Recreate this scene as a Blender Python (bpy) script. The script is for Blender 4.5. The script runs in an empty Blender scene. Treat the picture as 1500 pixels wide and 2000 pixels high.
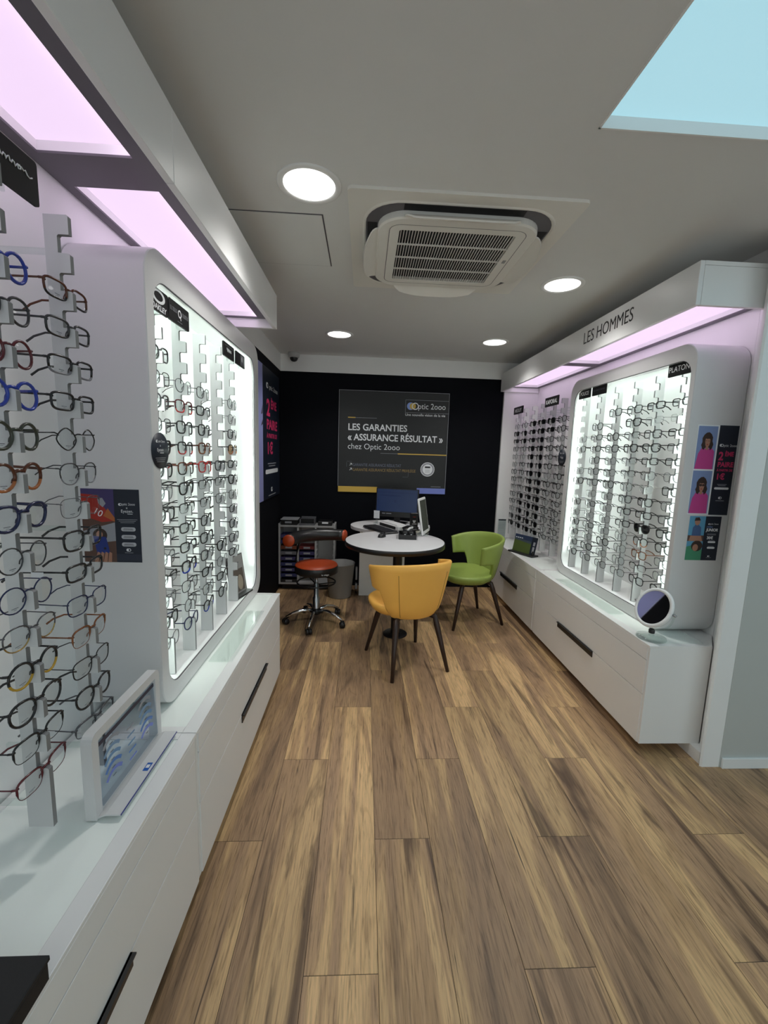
import bpy, math, random
from mathutils import Vector, Matrix
S = bpy.context.scene
COL = S.collection
PI = math.pi

# ------------------------------------------------------------------ camera
YAW, PITCH, ROLL, FPX = 0.0509, 0.1385, 0.0310, 818.18
cy, sy, cp, sp = math.cos(YAW), math.sin(YAW), math.cos(PITCH), math.sin(PITCH)
fw = Vector((sy * cp, cy * cp, -sp)); rt = Vector((cy, -sy, 0)); upv = rt.cross(fw)
r2 = math.cos(ROLL) * rt + math.sin(ROLL) * upv
u2 = -math.sin(ROLL) * rt + math.cos(ROLL) * upv
cd = bpy.data.cameras.new('camera'); cam = bpy.data.objects.new('camera', cd); COL.objects.link(cam)
cd.sensor_fit = 'VERTICAL'; cd.sensor_height = 36.0; cd.lens = FPX / 2000 * 36.0
cd.clip_start = 0.02; cd.clip_end = 60
cam.matrix_world = Matrix(((r2.x, u2.x, -fw.x, 0), (r2.y, u2.y, -fw.y, 0), (r2.z, u2.z, -fw.z, 1.5), (0, 0, 0, 1)))
S.camera = cam

# ------------------------------------------------------------------ world, lights, exposure
S.view_settings.view_transform = 'Standard'; S.view_settings.look = 'None'
S.view_settings.gamma = 1.0; S.view_settings.use_curve_mapping = False
S.view_settings.exposure = 0.28
S.cycles.max_bounces = 10; S.cycles.diffuse_bounces = 6; S.cycles.transparent_max_bounces = 32
S.cycles.caustics_reflective = False; S.cycles.caustics_refractive = False
W = bpy.data.worlds.new('world'); S.world = W; W.use_nodes = True
W.node_tree.nodes['Background'].inputs[0].default_value = (0.88, 0.97, 1.0, 1)      # overcast daylight through the open shop front
W.node_tree.nodes['Background'].inputs[1].default_value = 0.85
E_CANOPY, E_DOWN, E_SKY, E_LED = 0.96, 4.0, 0.75, 29.0
W_SPOT, E_WASH = 35.0, 20.0
C_CANOPY, C_DOWN, C_SKY, C_LED = (0.75, 0.58, 0.79), (1.0, 0.98, 0.95), (0.38, 0.68, 0.78), (0.86, 1.0, 0.92)

# ------------------------------------------------------------------ materials
MATS = {}
def mat(name, col=(.8, .8, .8), rough=.5, metal=0.0, emit=None, estr=1.0, noise=0.0, nscale=8.0, bump=0.0, bscale=200.0, spec=.5, coat=0.0):
    if name in MATS: return MATS[name]
    m = bpy.data.materials.new(name); m.use_nodes = True; nt = m.node_tree
    b = nt.nodes['Principled BSDF']
    b.inputs['Base Color'].default_value = (*col, 1); b.inputs['Roughness'].default_value = rough
    b.inputs['Metallic'].default_value = metal; b.inputs['Specular IOR Level'].default_value = spec
    b.inputs['Coat Weight'].default_value = coat
    if emit: b.inputs['Emission Color'].default_value = (*emit, 1); b.inputs['Emission Strength'].default_value = estr
    if noise or bump:
        tc = nt.nodes.new('ShaderNodeTexCoord')
        if noise:
            n = nt.nodes.new('ShaderNodeTexNoise'); n.inputs['Scale'].default_value = nscale; n.inputs['Detail'].default_value = 4
            nt.links.new(tc.outputs['Object'], n.inputs['Vector'])
            mx = nt.nodes.new('ShaderNodeMix'); mx.data_type = 'RGBA'
            mx.inputs[6].default_value = (*[c * (1 - noise) for c in col], 1); mx.inputs[7].default_value = (*[min(1, c * (1 + noise)) for c in col], 1)
            nt.links.new(n.outputs['Fac'], mx.inputs[0]); nt.links.new(mx.outputs[2], b.inputs['Base Color'])
        if bump:
            n2 = nt.nodes.new('ShaderNodeTexNoise'); n2.inputs['Scale'].default_value = bscale; n2.inputs['Detail'].default_value = 3
            nt.links.new(tc.outputs['Object'], n2.inputs['Vector'])
            bp = nt.nodes.new('ShaderNodeBump'); bp.inputs['Strength'].default_value = bump; bp.inputs['Distance'].default_value = .002
            nt.links.new(n2.outputs['Fac'], bp.inputs['Height']); nt.links.new(bp.outputs['Normal'], b.inputs['Normal'])
    MATS[name] = m; return m
def lens_mat(name, tint, refl=.06):
    m = bpy.data.materials.new(name); m.use_nodes = True; nt = m.node_tree; nt.nodes.clear()
    o = nt.nodes.new('ShaderNodeOutputMaterial'); t = nt.nodes.new('ShaderNodeBsdfTransparent'); t.inputs[0].default_value = (*tint, 1)
    g = nt.nodes.new('ShaderNodeBsdfGlossy'); g.inputs['Roughness'].default_value = .03
    lw = nt.nodes.new('ShaderNodeLayerWeight'); lw.inputs['Blend'].default_value = .5
    pw = nt.nodes.new('ShaderNodeMath'); pw.operation = 'POWER'; pw.inputs[1].default_value = 4.0; nt.links.new(lw.outputs['Facing'], pw.inputs[0])
    f = nt.nodes.new('ShaderNodeMath'); f.operation = 'MULTIPLY_ADD'; f.inputs[1].default_value = .55; f.inputs[2].default_value = .035; nt.links.new(pw.outputs[0], f.inputs[0])
    x = nt.nodes.new('ShaderNodeMixShader')
    nt.links.new(f.outputs[0], x.inputs[0]); nt.links.new(t.outputs[0], x.inputs[1]); nt.links.new(g.outputs[0], x.inputs[2])
    nt.links.new(x.outputs[0], o.inputs[0]); MATS[name] = m; return m
def wood_floor():
    m = bpy.data.materials.new('oak_plank'); m.use_nodes = True; nt = m.node_tree; L = nt.links.new; N = nt.nodes.new
    b = nt.nodes['Principled BSDF']
    tc = N('ShaderNodeTexCoord'); oi = N('ShaderNodeObjectInfo')
    off = N('ShaderNodeCombineXYZ')
    for i, k in enumerate((37.0, 71.0, 13.0)):
        q = N('ShaderNodeMath'); q.operation = 'MULTIPLY'; q.inputs[1].default_value = k; L(oi.outputs['Random'], q.inputs[0]); L(q.outputs[0], off.inputs[i])
    ad = N('ShaderNodeVectorMath'); ad.operation = 'ADD'; L(tc.outputs['Object'], ad.inputs[0]); L(off.outputs[0], ad.inputs[1])
    def noise(sx, sy_, scale, det=5, dist=0.0, rough=.55):
        mp = N('ShaderNodeMapping'); mp.inputs['Scale'].default_value = (sx, sy_, 1); L(ad.outputs[0], mp.inputs[0])
        n = N('ShaderNodeTexNoise'); n.inputs['Scale'].default_value = scale; n.inputs['Detail'].default_value = det
        n.inputs['Distortion'].default_value = dist; n.inputs['Roughness'].default_value = rough; L(mp.outputs[0], n.inputs['Vector']); return n.outputs['Fac']
    def ramp(src, *st):
        r = N('ShaderNodeValToRGB'); e = r.color_ramp.elements
        while len(e) < len(st): e.new(.5)
        for i, (p, c) in enumerate(st): e[i].position = p; e[i].color = (*c, 1)
        L(src, r.inputs[0]); return r.outputs[0]
    def mix(f, a, c, mode='MIX'):
        x = N('ShaderNodeMix'); x.data_type = 'RGBA'; x.blend_type = mode
        if isinstance(f, float): x.inputs[0].default_value = f
        else: L(f, x.inputs[0])
        L(a, x.inputs[6]); L(c, x.inputs[7]); return x.outputs[2]
    nb = noise(5.2, .42, 1.0, 3, 1.2)
    band = ramp(nb, (.36, FLOOR_C[0]), (.43, FLOOR_C[0]), (.455, FLOOR_C[1]), (.53, FLOOR_C[2]), (.58, FLOOR_C[2]), (.64, FLOOR_C[3]))
    grain = ramp(noise(170, 9, 1.0, 7, .5, .62), (.34, (.58, .56, .54)), (.47, (.95, .95, .95)), (.66, (1.16, 1.15, 1.12)))
    c = mix(1.0, band, grain, 'MULTIPLY')
    s1 = N('ShaderNodeMath'); s1.operation = 'MULTIPLY'; s1.inputs[1].default_value = 70.0; L(nb, s1.inputs[0])
    s2 = N('ShaderNodeMath'); s2.operation = 'SINE'; L(s1.outputs[0], s2.inputs[0])
    rings = ramp(s2.outputs[0], (0.0, (.97, .97, .97)), (.85, (.97, .965, .96)), (1.0, (.84, .82, .80)))
    c = mix(1.0, c, rings, 'MULTIPLY')
    heart = ramp(noise(11, .8, 1.0, 4, 1.3), (.575, (0, 0, 0)), (.68, (1, 1, 1)))
    dk = N('ShaderNodeRGB'); dk.outputs[0].default_value = (*FLOOR_C[4], 1)
    hm = N('ShaderNodeMath'); hm.operation = 'MULTIPLY'; hm.inputs[1].default_value = .72; L(heart, hm.inputs[0])
    c = mix(hm.outputs[0], c, dk.outputs[0])
    crack = ramp(noise(46, 1.9, 1.0, 3, 1.0), (.665, (0, 0, 0)), (.73, (1, 1, 1)))
    dk2 = N('ShaderNodeRGB'); dk2.outputs[0].default_value = (.035, .022, .016, 1)
    cm = N('ShaderNodeMath'); cm.operation = 'MULTIPLY'; cm.inputs[1].default_value = .8; L(crack, cm.inputs[0])
    c = mix(cm.outputs[0], c, dk2.outputs[0])
    br = N('ShaderNodeMapRange'); br.inputs['To Min'].default_value = .82; br.inputs['To Max'].default_value = 1.15; L(oi.outputs['Random'], br.inputs[0])
    cc = N('ShaderNodeCombineColor'); [L(br.outputs[0], cc.inputs[i]) for i in range(3)]
    c = mix(1.0, c, cc.outputs[0], 'MULTIPLY')
    L(c, b.inputs['Base Color']); b.inputs['Roughness'].default_value = .42; b.inputs['Specular IOR Level'].default_value = .35
    bp = N('ShaderNodeBump'); bp.inputs['Strength'].default_value = .25; bp.inputs['Distance'].default_value = .002
    L(noise(160, 4, 1.0, 4), bp.inputs['Height']); L(bp.outputs[0], b.inputs['Normal'])
    MATS['oak_plank'] = m; return m
FLOOR_C = [(.65, .43, .22), (.52, .335, .175), (.41, .26, .15), (.26, .165, .10), (.060, .032, .021)]

white = mat('white_laminate', (.80, .80, .79), .38)
satin = mat('satin_grey_board', (.80, .80, .80), .35)
shell = mat('white_lacquer', (.66, .66, .66), .30)
inner = mat('white_inner_lacquer', (.88, .88, .88), .4)
wallw = mat('white_wall_paint', (.84, .84, .83), .75, noise=.02, bump=.08)
ceilm = mat('ceiling_paint', (.70, .70, .69), .85, noise=.015, bump=.08, bscale=120)
navy = mat('dark_navy_wall_paint', (.0022, .0028, .0050), .8, bump=.05, spec=.15)
acw = mat('warm_white_plastic', (.76, .74, .69), .45)
black = mat('black_plastic', (.012, .012, .013), .35)
blackm = mat('matt_black_board', (.008, .008, .009), .7)
bmetal = mat('black_metal', (.010, .010, .011), .4, metal=.3)
chrome = mat('chrome', (.82, .82, .83), .08, metal=1.0)
steel = mat('grey_steel', (.45, .45, .47), .3, metal=1.0)
rail = mat('grey_rail', (.10, .095, .105), .45)
postm = mat('pale_grey_post', (.60, .61, .61), .4)
pedge = mat('grey_post_edge', (.20, .205, .21), .45)
glassg = mat('frosted_glass', (.90, .95, .91), .08, spec=.5)
canm = mat('canopy_panel_light', (.1, .1, .1), .5, emit=C_CANOPY, estr=E_CANOPY)
downm = mat('downlight_diffuser', (.8, .8, .8), .5, emit=C_DOWN, estr=E_DOWN)
skym = mat('skylight_diffuser', (.2, .2, .2), .5, emit=C_SKY, estr=E_SKY)
ledm = mat('led_or_added_strip', (.8, .8, .8), .5, emit=C_LED, estr=E_LED)
washm = mat('added_lilac_wash', (.8, .8, .8), .5, emit=C_CANOPY, estr=E_WASH)  # emission of the wash strips added inside the canopies
walnut = mat('dark_walnut', (.030, .014, .009), .4, noise=.3, nscale=20)
yel = mat('yellow_leather', (.93, .50, .10), .45, noise=.03, bump=.15, bscale=350)
grn = mat('green_leather', (.27, .36, .075), .45, noise=.03, bump=.15, bscale=350)
orange = mat('orange_vinyl', (.42, .055, .012), .4)
acryl = lens_mat('clear_acrylic', (.93, .96, .95))
glassp = lens_mat('clear_glass', (.965, .985, .975))
clear = lens_mat('clear_lens', (.92, .94, .94))
smoke = lens_mat('dark_lens', (.02, .02, .022))
amber = lens_mat('amber_lens', (.75, .55, .35))
ink = mat('print_navy', (.006, .011, .024), .5)
inkblk = mat('print_black', (.010, .011, .013), .5)
pwhite = mat('print_white', (.80, .82, .84), .5)
pgrey = mat('print_grey', (.30, .31, .34), .5)
pdim = mat('print_dim_grey', (.10, .105, .13), .5)
pgold = mat('print_gold', (.62, .40, .06), .45)
pbrass = mat('print_brass', (.30, .19, .05), .45)
pblue = mat('print_blue', (.18, .23, .62), .45)
plblue = mat('print_light_blue', (.25, .36, .75), .45)
ppink = mat('print_pink', (.62, .035, .13), .5)
pmag = mat('print_magenta', (.52, .05, .25), .5)
psky = mat('print_sky', (.20, .28, .50), .5)
pskin = mat('print_skin', (.40, .20, .13), .5)
phair = mat('print_hair', (.035, .018, .012), .5)
pred = mat('print_red', (.36, .02, .01), .5)
porange = mat('print_orange', (.42, .12, .03), .5)
pphone = mat('print_phone_blue', (.01, .03, .20), .5)
pdenim = mat('print_denim', (.06, .12, .26), .5)
pgreen = mat('print_green', (.05, .26, .14), .5)
pcyan = mat('print_cyan', (.10, .32, .50), .5)
pgrass = mat('print_grass', (.075, .11, .025), .5)
pbrown = mat('print_brown', (.10, .05, .035), .5)
ppurple = mat('print_purple', (.05, .035, .13), .5)
oak = wood_floor()

# ------------------------------------------------------------------ mesh helpers
class MB:
    def __init__(s): s.v = []; s.f = []; s.mi = []; s.sm = []
    def add(s, vs, fs, mi=0, smooth=False, M=None):
        o = len(s.v)
        s.v += [tuple((M @ Vector(p)) if M else p) for p in vs]
        s.f += [tuple(i + o for i in f) for f in fs]; s.mi += [mi] * len(fs); s.sm += [smooth] * len(fs); return s
    def box(s, a, b, mi=0, M=None, bev=0.0):
        x0, x1 = sorted((a[0], b[0])); y0, y1 = sorted((a[1], b[1])); z0, z1 = sorted((a[2], b[2]))
        if bev <= 0:
            vs = [(x0, y0, z0), (x1, y0, z0), (x1, y1, z0), (x0, y1, z0), (x0, y0, z1), (x1, y0, z1), (x1, y1, z1), (x0, y1, z1)]
            return s.add(vs, [(3, 2, 1, 0), (4, 5, 6, 7), (0, 1, 5, 4), (1, 2, 6, 5), (2, 3, 7, 6), (3, 0, 4, 7)], mi, False, M)
        e = min(bev, (x1 - x0) / 2.01, (y1 - y0) / 2.01, (z1 - z0) / 2.01)
        def ring(z, i): return [(x0 + i, y0, z), (x1 - i, y0, z), (x1, y0 + i, z), (x1, y1 - i, z), (x1 - i, y1, z), (x0 + i, y1, z), (x0, y1 - i, z), (x0, y0 + i, z)]
        def inset(z): return [(x0 + e, y0 + e, z), (x1 - e, y0 + e, z), (x1 - e, y0 + e, z), (x1 - e, y1 - e, z), (x1 - e, y1 - e, z), (x0 + e, y1 - e, z), (x0 + e, y1 - e, z), (x0 + e, y0 + e, z)]
        rings = [inset(z0), ring(z0 + e, e), ring(z1 - e, e), inset(z1)]
        vs = sum(rings, []); fs = []
        for k in range(3):
            for i in range(8):
                j = (i + 1) % 8; q = (k * 8 + i, k * 8 + j, k * 8 + 8 + j, k * 8 + 8 + i); fs.append(q)
        fs.append((6, 4, 2, 0)); fs.append((24, 26, 28, 30))
        return s.add(vs, fs, mi, False, M)
    def prism(s, poly, h0, h1, axis='z', mi=0, M=None, smooth=False):
        n = len(poly)
        P = {'z': lambda a, b, h: (a, b, h), 'x': lambda a, b, h: (h, a, b), 'y': lambda a, b, h: (a, h, b)}[axis]
        vs = [P(a, b, h0) for a, b in poly] + [P(a, b, h1) for a, b in poly]
        s.add(vs, [tuple(range(n - 1, -1, -1)), tuple(range(n, 2 * n))], mi, False, M)
        return s.add(vs, [(i, (i + 1) % n, n + (i + 1) % n, n + i) for i in range(n)], mi, smooth, M)
    def loops(s, loops, mi=0, smooth=True, closed=True, cap0=False, cap1=False, M=None):
        n = len(loops[0]); vs = sum([list(l) for l in loops], []); fs = []
        for k in range(len(loops) - 1):
            for i in range(n if closed else n - 1):
                j = (i + 1) % n; fs.append((k * n + i, k * n + j, (k + 1) * n + j, (k + 1) * n + i))
        if cap0: fs.append(tuple(range(n - 1, -1, -1)))
        if cap1: fs.append(tuple((len(loops) - 1) * n + i for i in range(n)))
        return s.add(vs, fs, mi, smooth, M)
    def lathe(s, prof, n=24, mi=0, smooth=True, M=None, cap0=False, cap1=False):
        return s.loops([[(r * math.cos(2 * PI * i / n), r * math.sin(2 * PI * i / n), z) for i in range(n)] for r, z in prof], mi, smooth, True, cap0, cap1, M)
    def tube(s, pts, rad, n=6, mi=0, closed=False, flat=1.0, up=(0, 0, 1), smooth=True, M=None, caps=True):
        pts = [Vector(p) for p in pts]; m = len(pts); L = []
        for i, p in enumerate(pts):
            a = pts[(i - 1) % m] if (closed or i > 0) else p; b = pts[(i + 1) % m] if (closed or i < m - 1) else p
            t = (b - a).normalized(); u = Vector(up); u = (u - t * u.dot(t))
            if u.length < 1e-4: u = Vector((1, 0, 0)) - t * t.x
            u.normalize(); w = t.cross(u); r = rad(i / (m - 1)) if callable(rad) else (rad[i] if isinstance(rad, (list, tuple)) else rad)
            L.append([tuple(p + u * (r * math.cos(2 * PI * k / n)) + w * (r * flat * math.sin(2 * PI * k / n))) for k in range(n)])
        if closed: L.append(L[0])
        return s.loops(L, mi, smooth, True, caps and not closed, caps and not closed, M)
    def mesh(s, name, mats):
        me = bpy.data.meshes.new(name); me.from_pydata(s.v, [], s.f)
        for m in (mats if isinstance(mats, (list, tuple)) else [mats]): me.materials.append(m)
        me.polygons.foreach_set('material_index', s.mi); me.polygons.foreach_set('use_smooth', s.sm)
        me.validate(); me.update(); return me
def link(name, data, parent=None, M=None):
    o = bpy.data.objects.new(name, data); COL.objects.link(o)
    if parent: o.parent = parent
    if M is not None: o.matrix_local = M
    return o
def obj(name, mb, mats, parent=None, M=None): return link(name, mb.mesh(name, mats), parent, M)
def tag(o, label=None, cat=None, group=None, kind=None):
    if label: o['label'] = label
    if cat: o['category'] = cat
    if group: o['group'] = group
    if kind: o['kind'] = kind
    return o
def thing(name, label, cat, loc=(0, 0, 0), rz=0.0, group=None):
    o = link(name, None); o.location = loc; o.rotation_euler = (0, 0, rz); return tag(o, label, cat, group)
def struct(name, mb, m, parent=None):
    o = obj(name, mb, m, parent)
    if not parent: o['kind'] = 'structure'
    return o
def frame_mat(o, xd, yd):
    x = Vector(xd).normalized(); y = Vector(yd).normalized(); z = x.cross(y)
    return Matrix(((x.x, y.x, z.x, o[0]), (x.y, y.y, z.y, o[1]), (x.z, y.z, z.z, o[2]), (0, 0, 0, 1)))
TEXTS = []
def text(s, parent, M, x, y, size, m, align='LEFT', bold=0.0, sx=1.0, shear=0.0, z=.0012, spacing=1.0, name='lettering', ext=0.0):
    cu = bpy.data.curves.new('t', 'FONT'); cu.body = s; cu.size = size; cu.align_x = align; cu.offset = bold * size; cu.shear = shear
    cu.space_character = spacing; cu.resolution_u = 3; cu.extrude = ext
    o = bpy.data.objects.new('t', cu); COL.objects.link(o)
    TEXTS.append((o, parent, M @ Matrix.Translation((x, y, z)) @ Matrix.Diagonal((sx, 1, 1, 1)), m, name))
def flush_text():
    dg = bpy.context.evaluated_depsgraph_get()
    done = {}
    for o, par, M, m, name in TEXTS:
        me = bpy.data.meshes.new_from_object(o.evaluated_get(dg)); me.name = name; me.transform(M)
        me.materials.clear(); me.materials.append(m)
        for p in me.polygons: p.material_index = 0
        done.setdefault((par, name, m.name), []).append(me)
    for (par, name, _), mes in done.items():
        mb = MB()
        for me in mes: mb.add([tuple(v.co) for v in me.vertices], [tuple(p.vertices) for p in me.polygons])
        o = obj(name, mb, MATS[_], par)
        if len(mes) > 1: o['kind'] = 'stuff'
    for o, *_ in TEXTS: bpy.data.objects.remove(o)
class Flat:      # flat print: coloured shapes layered a fraction of a millimetre apart
    def __init__(s): s.mb = MB(); s.m = []
    def _i(s, m):
        if m not in s.m: s.m.append(m)
        return s.m.index(m)
    def poly(s, pts, m, z): s.mb.add([(a, b, z) for a, b in pts], [tuple(range(len(pts)))], s._i(m)); return s
    def rect(s, x0, y0, x1, y1, m, z): return s.poly([(x0, y0), (x1, y0), (x1, y1), (x0, y1)], m, z)
    def ell(s, cx, cy_, rx, ry, m, z, n=20): return s.poly([(cx + rx * math.cos(2 * PI * i / n), cy_ + ry * math.sin(2 * PI * i / n)) for i in range(n)], m, z)
    def rrect(s, x0, y0, x1, y1, r, m, z):
        pts = []
        for cx, cy_, a in ((x1 - r, y1 - r, 0), (x0 + r, y1 - r, 90), (x0 + r, y0 + r, 180), (x1 - r, y0 + r, 270)):
            pts += [(cx + r * math.cos(math.radians(a + t)), cy_ + r * math.sin(math.radians(a + t))) for t in (0, 30, 60, 90)]
        return s.poly(pts, m, z)
    def ring(s, cx, cy_, r0, r1, m, z, n=24, a0=0.0, a1=2 * PI):
        for i in range(n):
            a, b = a0 + (a1 - a0) * i / n, a0 + (a1 - a0) * (i + 1) / n
            s.poly([(cx + r0 * math.cos(a), cy_ + r0 * math.sin(a)), (cx + r1 * math.cos(a), cy_ + r1 * math.sin(a)), (cx + r1 * math.cos(b), cy_ + r1 * math.sin(b)), (cx + r0 * math.cos(b), cy_ + r0 * math.sin(b))], m, z)
        return s
    def build(s, name, parent, M): return obj(name, s.mb, s.m, parent, M)
def rrpts(a0, b0, a1, b1, r, n=7):
    pts = []
    for ca, cb, t0 in ((a1 - r, b1 - r, 0), (a0 + r, b1 - r, 90), (a0 + r, b0 + r, 180), (a1 - r, b0 + r, 270)):
        pts += [(ca + r * math.cos(math.radians(t0 + 90 * k / n)), cb + r * math.sin(math.radians(t0 + 90 * k / n))) for k in range(n + 1)]
    return pts

# ------------------------------------------------------------------ the room
XL, XR, YB, ZC, YW = -.905, 1.872, 4.634, 2.506, 1.815
YF = -2.2
struct('wall_back', MB().box((XL - .1, YB, 0), (XR + .1, YB + .1, 2.332)), navy)
struct('trim_1', MB().box((XL, YB - .004, 2.332), (XR, YB + .1, ZC)), wallw)
struct('wall_left', MB().box((XL - .1, 2.72, 0), (XL, YB, 2.332)), navy)
struct('trim_2', MB().box((XL - .1, 2.72, 2.332), (XL + .004, YB - .004, ZC)), wallw)
struct('wall_left_front', MB().box((XL - .1, YF, 0), (XL, 2.72, ZC)), wallw)
struct('wall_right', MB().box((XR, YW + .213, 0), (XR + .1, YB, ZC)), wallw)
struct('wall_right_front', MB().box((1.806, YW, 0), (4.4, YW + .1, ZC)), mat('grey_wall_paint', (.50, .52, .50), .75, noise=.02, bump=.08))
# splayed end post between the niche and the front wall
struct('wall_end_post', MB().prism([(1.7115, YW + .010), (1.718, YW + .002), (1.806, YW + .002), (1.806, YW + .1), (XR + .1, YW + .1), (XR + .1, YW + .212), (XR, YW + .212), (1.772, 1.905)], 0, ZC), wallw)
struct('baseboard_right', MB().box((1.812, YW - .013, 0), (4.4, YW, .055), bev=.002), mat('white_gloss_paint', (.80, .82, .82), .35))
SK = (.692, -1.9, 2.9, 1.402)
cb = MB()
for a, b in (((XL - .1, YF), (SK[0], YB + .1)), ((SK[0], SK[3]), (SK[2], YB + .1)), ((SK[0], YF), (SK[2], SK[1])), ((SK[2], YF), (4.4, YB + .1))):
    cb.box((a[0], a[1], ZC), (b[0], b[1], ZC + .12))
struct('ceiling', cb, ceilm)
struct('wall_far_right', MB().box((4.4, YF, 0), (4.5, YW + .1, ZC)), wallw)
sk = struct('window_1', MB().box((SK[0], SK[1], ZC + .035), (SK[2], SK[3], ZC + .05)), skym)
sf = MB()
for a, b in (((SK[0], SK[1]), (SK[0] + .006, SK[3])), ((SK[0], SK[3] - .006), (SK[2], SK[3])), ((SK[2] - .006, SK[1]), (SK[2], SK[3])), ((SK[0], SK[1]), (SK[2], SK[1] + .006))):
    sf.box((a[0], a[1], ZC - .002), (b[0], b[1], ZC + .034))
obj('window_frame', sf, white, sk)
# ceiling access hatch
h = thing('ceiling_hatch', 'flush square access hatch in the ceiling beside the air conditioner', 'hatch', (0, 0, 0))
obj('panel', MB().box((-.60, 1.97, ZC - .0035), (-.207, 2.46, ZC)), ceilm, h)
obj('frame', MB().box((-.606, 1.964, ZC - .0015), (-.201, 2.466, ZC)), rail, h)

# floor planks
fl = struct('floor', MB().box((XL - .1, YF, -.06), (4.4, YB + .1, -.0012)), mat('dark_joint', (.05, .035, .025), .7))
PW, PL = .217, 1.296
pmesh = {}
def plank_mesh(w, l):
    k = (round(w, 3), round(l, 3))
    if k not in pmesh:
        g = .0007; b = .0009; t = 0.0
        mb = MB(); o = [(g, g), (w - g, g), (w - g, l - g), (g, l - g)]; i_ = [(g + b, g + b), (w - g - b, g + b), (w - g - b, l - g - b), (g + b, l - g - b)]
        mb.loops([[(x, y, -.006) for x, y in o], [(x, y, -b) for x, y in o], [(x, y, t) for x, y in i_]], 0, False, True, False, True)
        pmesh[k] = mb.mesh('plank', oak)
    return pmesh[k]
for k in range(-5, 13):
    x0 = .077 + PW * k
    y = {0: 1.45, 1: 1.885, 2: 1.02}[k % 3] - 2 * PL
    lim = YW if x0 > 1.80 else YB
    while y < lim:
        ya, yb = max(y, -1.2), min(y + PL, lim)
        if yb - ya > .05:
            o = link('plank', plank_mesh(PW, yb - ya), fl); o.location = (x0, ya, 0)
        y += PL

# ------------------------------------------------------------------ counters
ZT, ZB = .593, .062
def counter(name, label, x_front, x_back, y0, y1, sgn, handle_c, parts_at_end=None):
    """drawer counter along a side wall; sgn = +1 when the front faces +X (left wall)"""
    t = thing(name, label, 'counter', (0, 0, 0), 0, 'white drawer counters along the walls')
    s = sgn
    g = .0015
    obj('body', MB().box((x_front - s * .02, y0 + .016, ZB + .003), (x_back, y1 - .016, ZT - .036)), white, t)
    for a, b in ((y0 + g, y0 + .016), (y1 - .016, y1 - g)):
        obj('end_panel', MB().box((x_front - s * .004, a, ZB), (x_back, b, ZT - .012)), white, t)
    rim = MB(); w = .045
    rim.box((x_front, y0 + g, ZT - .012), (x_front - s * w, y1 - g, ZT), bev=.0015)
    rim.box((x_back, y0 + g, ZT - .012), (x_back + s * .02, y1 - g, ZT))
    rim.box((x_front - s * w, y0 + g, ZT - .012), (x_back + s * .02, y0 + .03, ZT)); rim.box((x_front - s * w, y1 - .03, ZT - .012), (x_back + s * .02, y1 - g, ZT))
    obj('top_rim', rim, white, t)
    obj('glass_top', MB().box((x_front - s * w, y0 + .03, ZT - .014), (x_back + s * .02, y1 - .03, ZT - .003)), glassg, t)
    obj('fascia', MB().box((x_front, y0 + .016, .513), (x_front - s * .02, y1 - .016, ZT - .012), bev=.001), white, t)
    for za, zb in ((.3285, .5095), (ZB, .325)):
        dr = obj('drawer', MB().box((x_front, y0 + .016, za), (x_front - s * .02, y1 - .016, zb), bev=.001), white, t)
    for a, b in ((handle_c - .235, handle_c - .002), (handle_c + .002, handle_c + .235)):
        obj('handle', MB().box((x_front + s * .004, a, .288), (x_front - s * .001, b, .3255)).box((x_front + s * .013, a, .3215), (x_front, b, .3255)), black, dr)
    return t
XLF, XRF = -.518, 1.442
counter('drawer_counter', 'white drawer counter nearest the camera with white tablet stand on top', XLF, XL + .008, -.10, 1.2616, 1, .62)
counter('drawer_counter', 'white drawer counter under the lit eyewear cabinet on the left wall', XLF, XL + .008, 1.2616, 2.62, 1, 1.985)
counter('drawer_counter', 'white drawer counter carrying the round mirror in front of the right lit cabinet', XRF, 1.768, 1.905, 3.29, -1, 2.62)
counter('drawer_counter', 'white drawer counter behind the green chair carrying the brochure stand', XRF, 1.768, 3.29, 4.60, -1, 3.92)
for n_, xa, xb, ya, yb in (('trim_3', XL + .004, XL + .17, -.1, 2.6), ('trim_4', 1.720, XR - .004, 1.84, 4.6)):
    struct(n_, MB().box((xa, ya, 0), (xb, yb, ZB)), wallw)
struct('trim_5', MB().box((1.7685, 2.03, ZT - .03), (XR - .002, 4.60, ZT)).prism([(1.7685, 1.91), (1.7685, 2.03), (XR - .004, 2.03)], ZT - .03, ZT), wallw)
# glass sheets lying on the counters
for lab, a, b in (('clear glass sheet lying on left counter in front of lit cabinet', (-.645, 1.72), (-.545, 2.30)), ('clear glass sheet lying on right counter beside round mirror', (1.475, 2.32), (1.575, 3.02))):
    tag(obj('glass_sheet', MB().box((a[0], a[1], ZT), (b[0], b[1], ZT + .006), bev=.001), glassp), lab, 'glass sheet')

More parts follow.
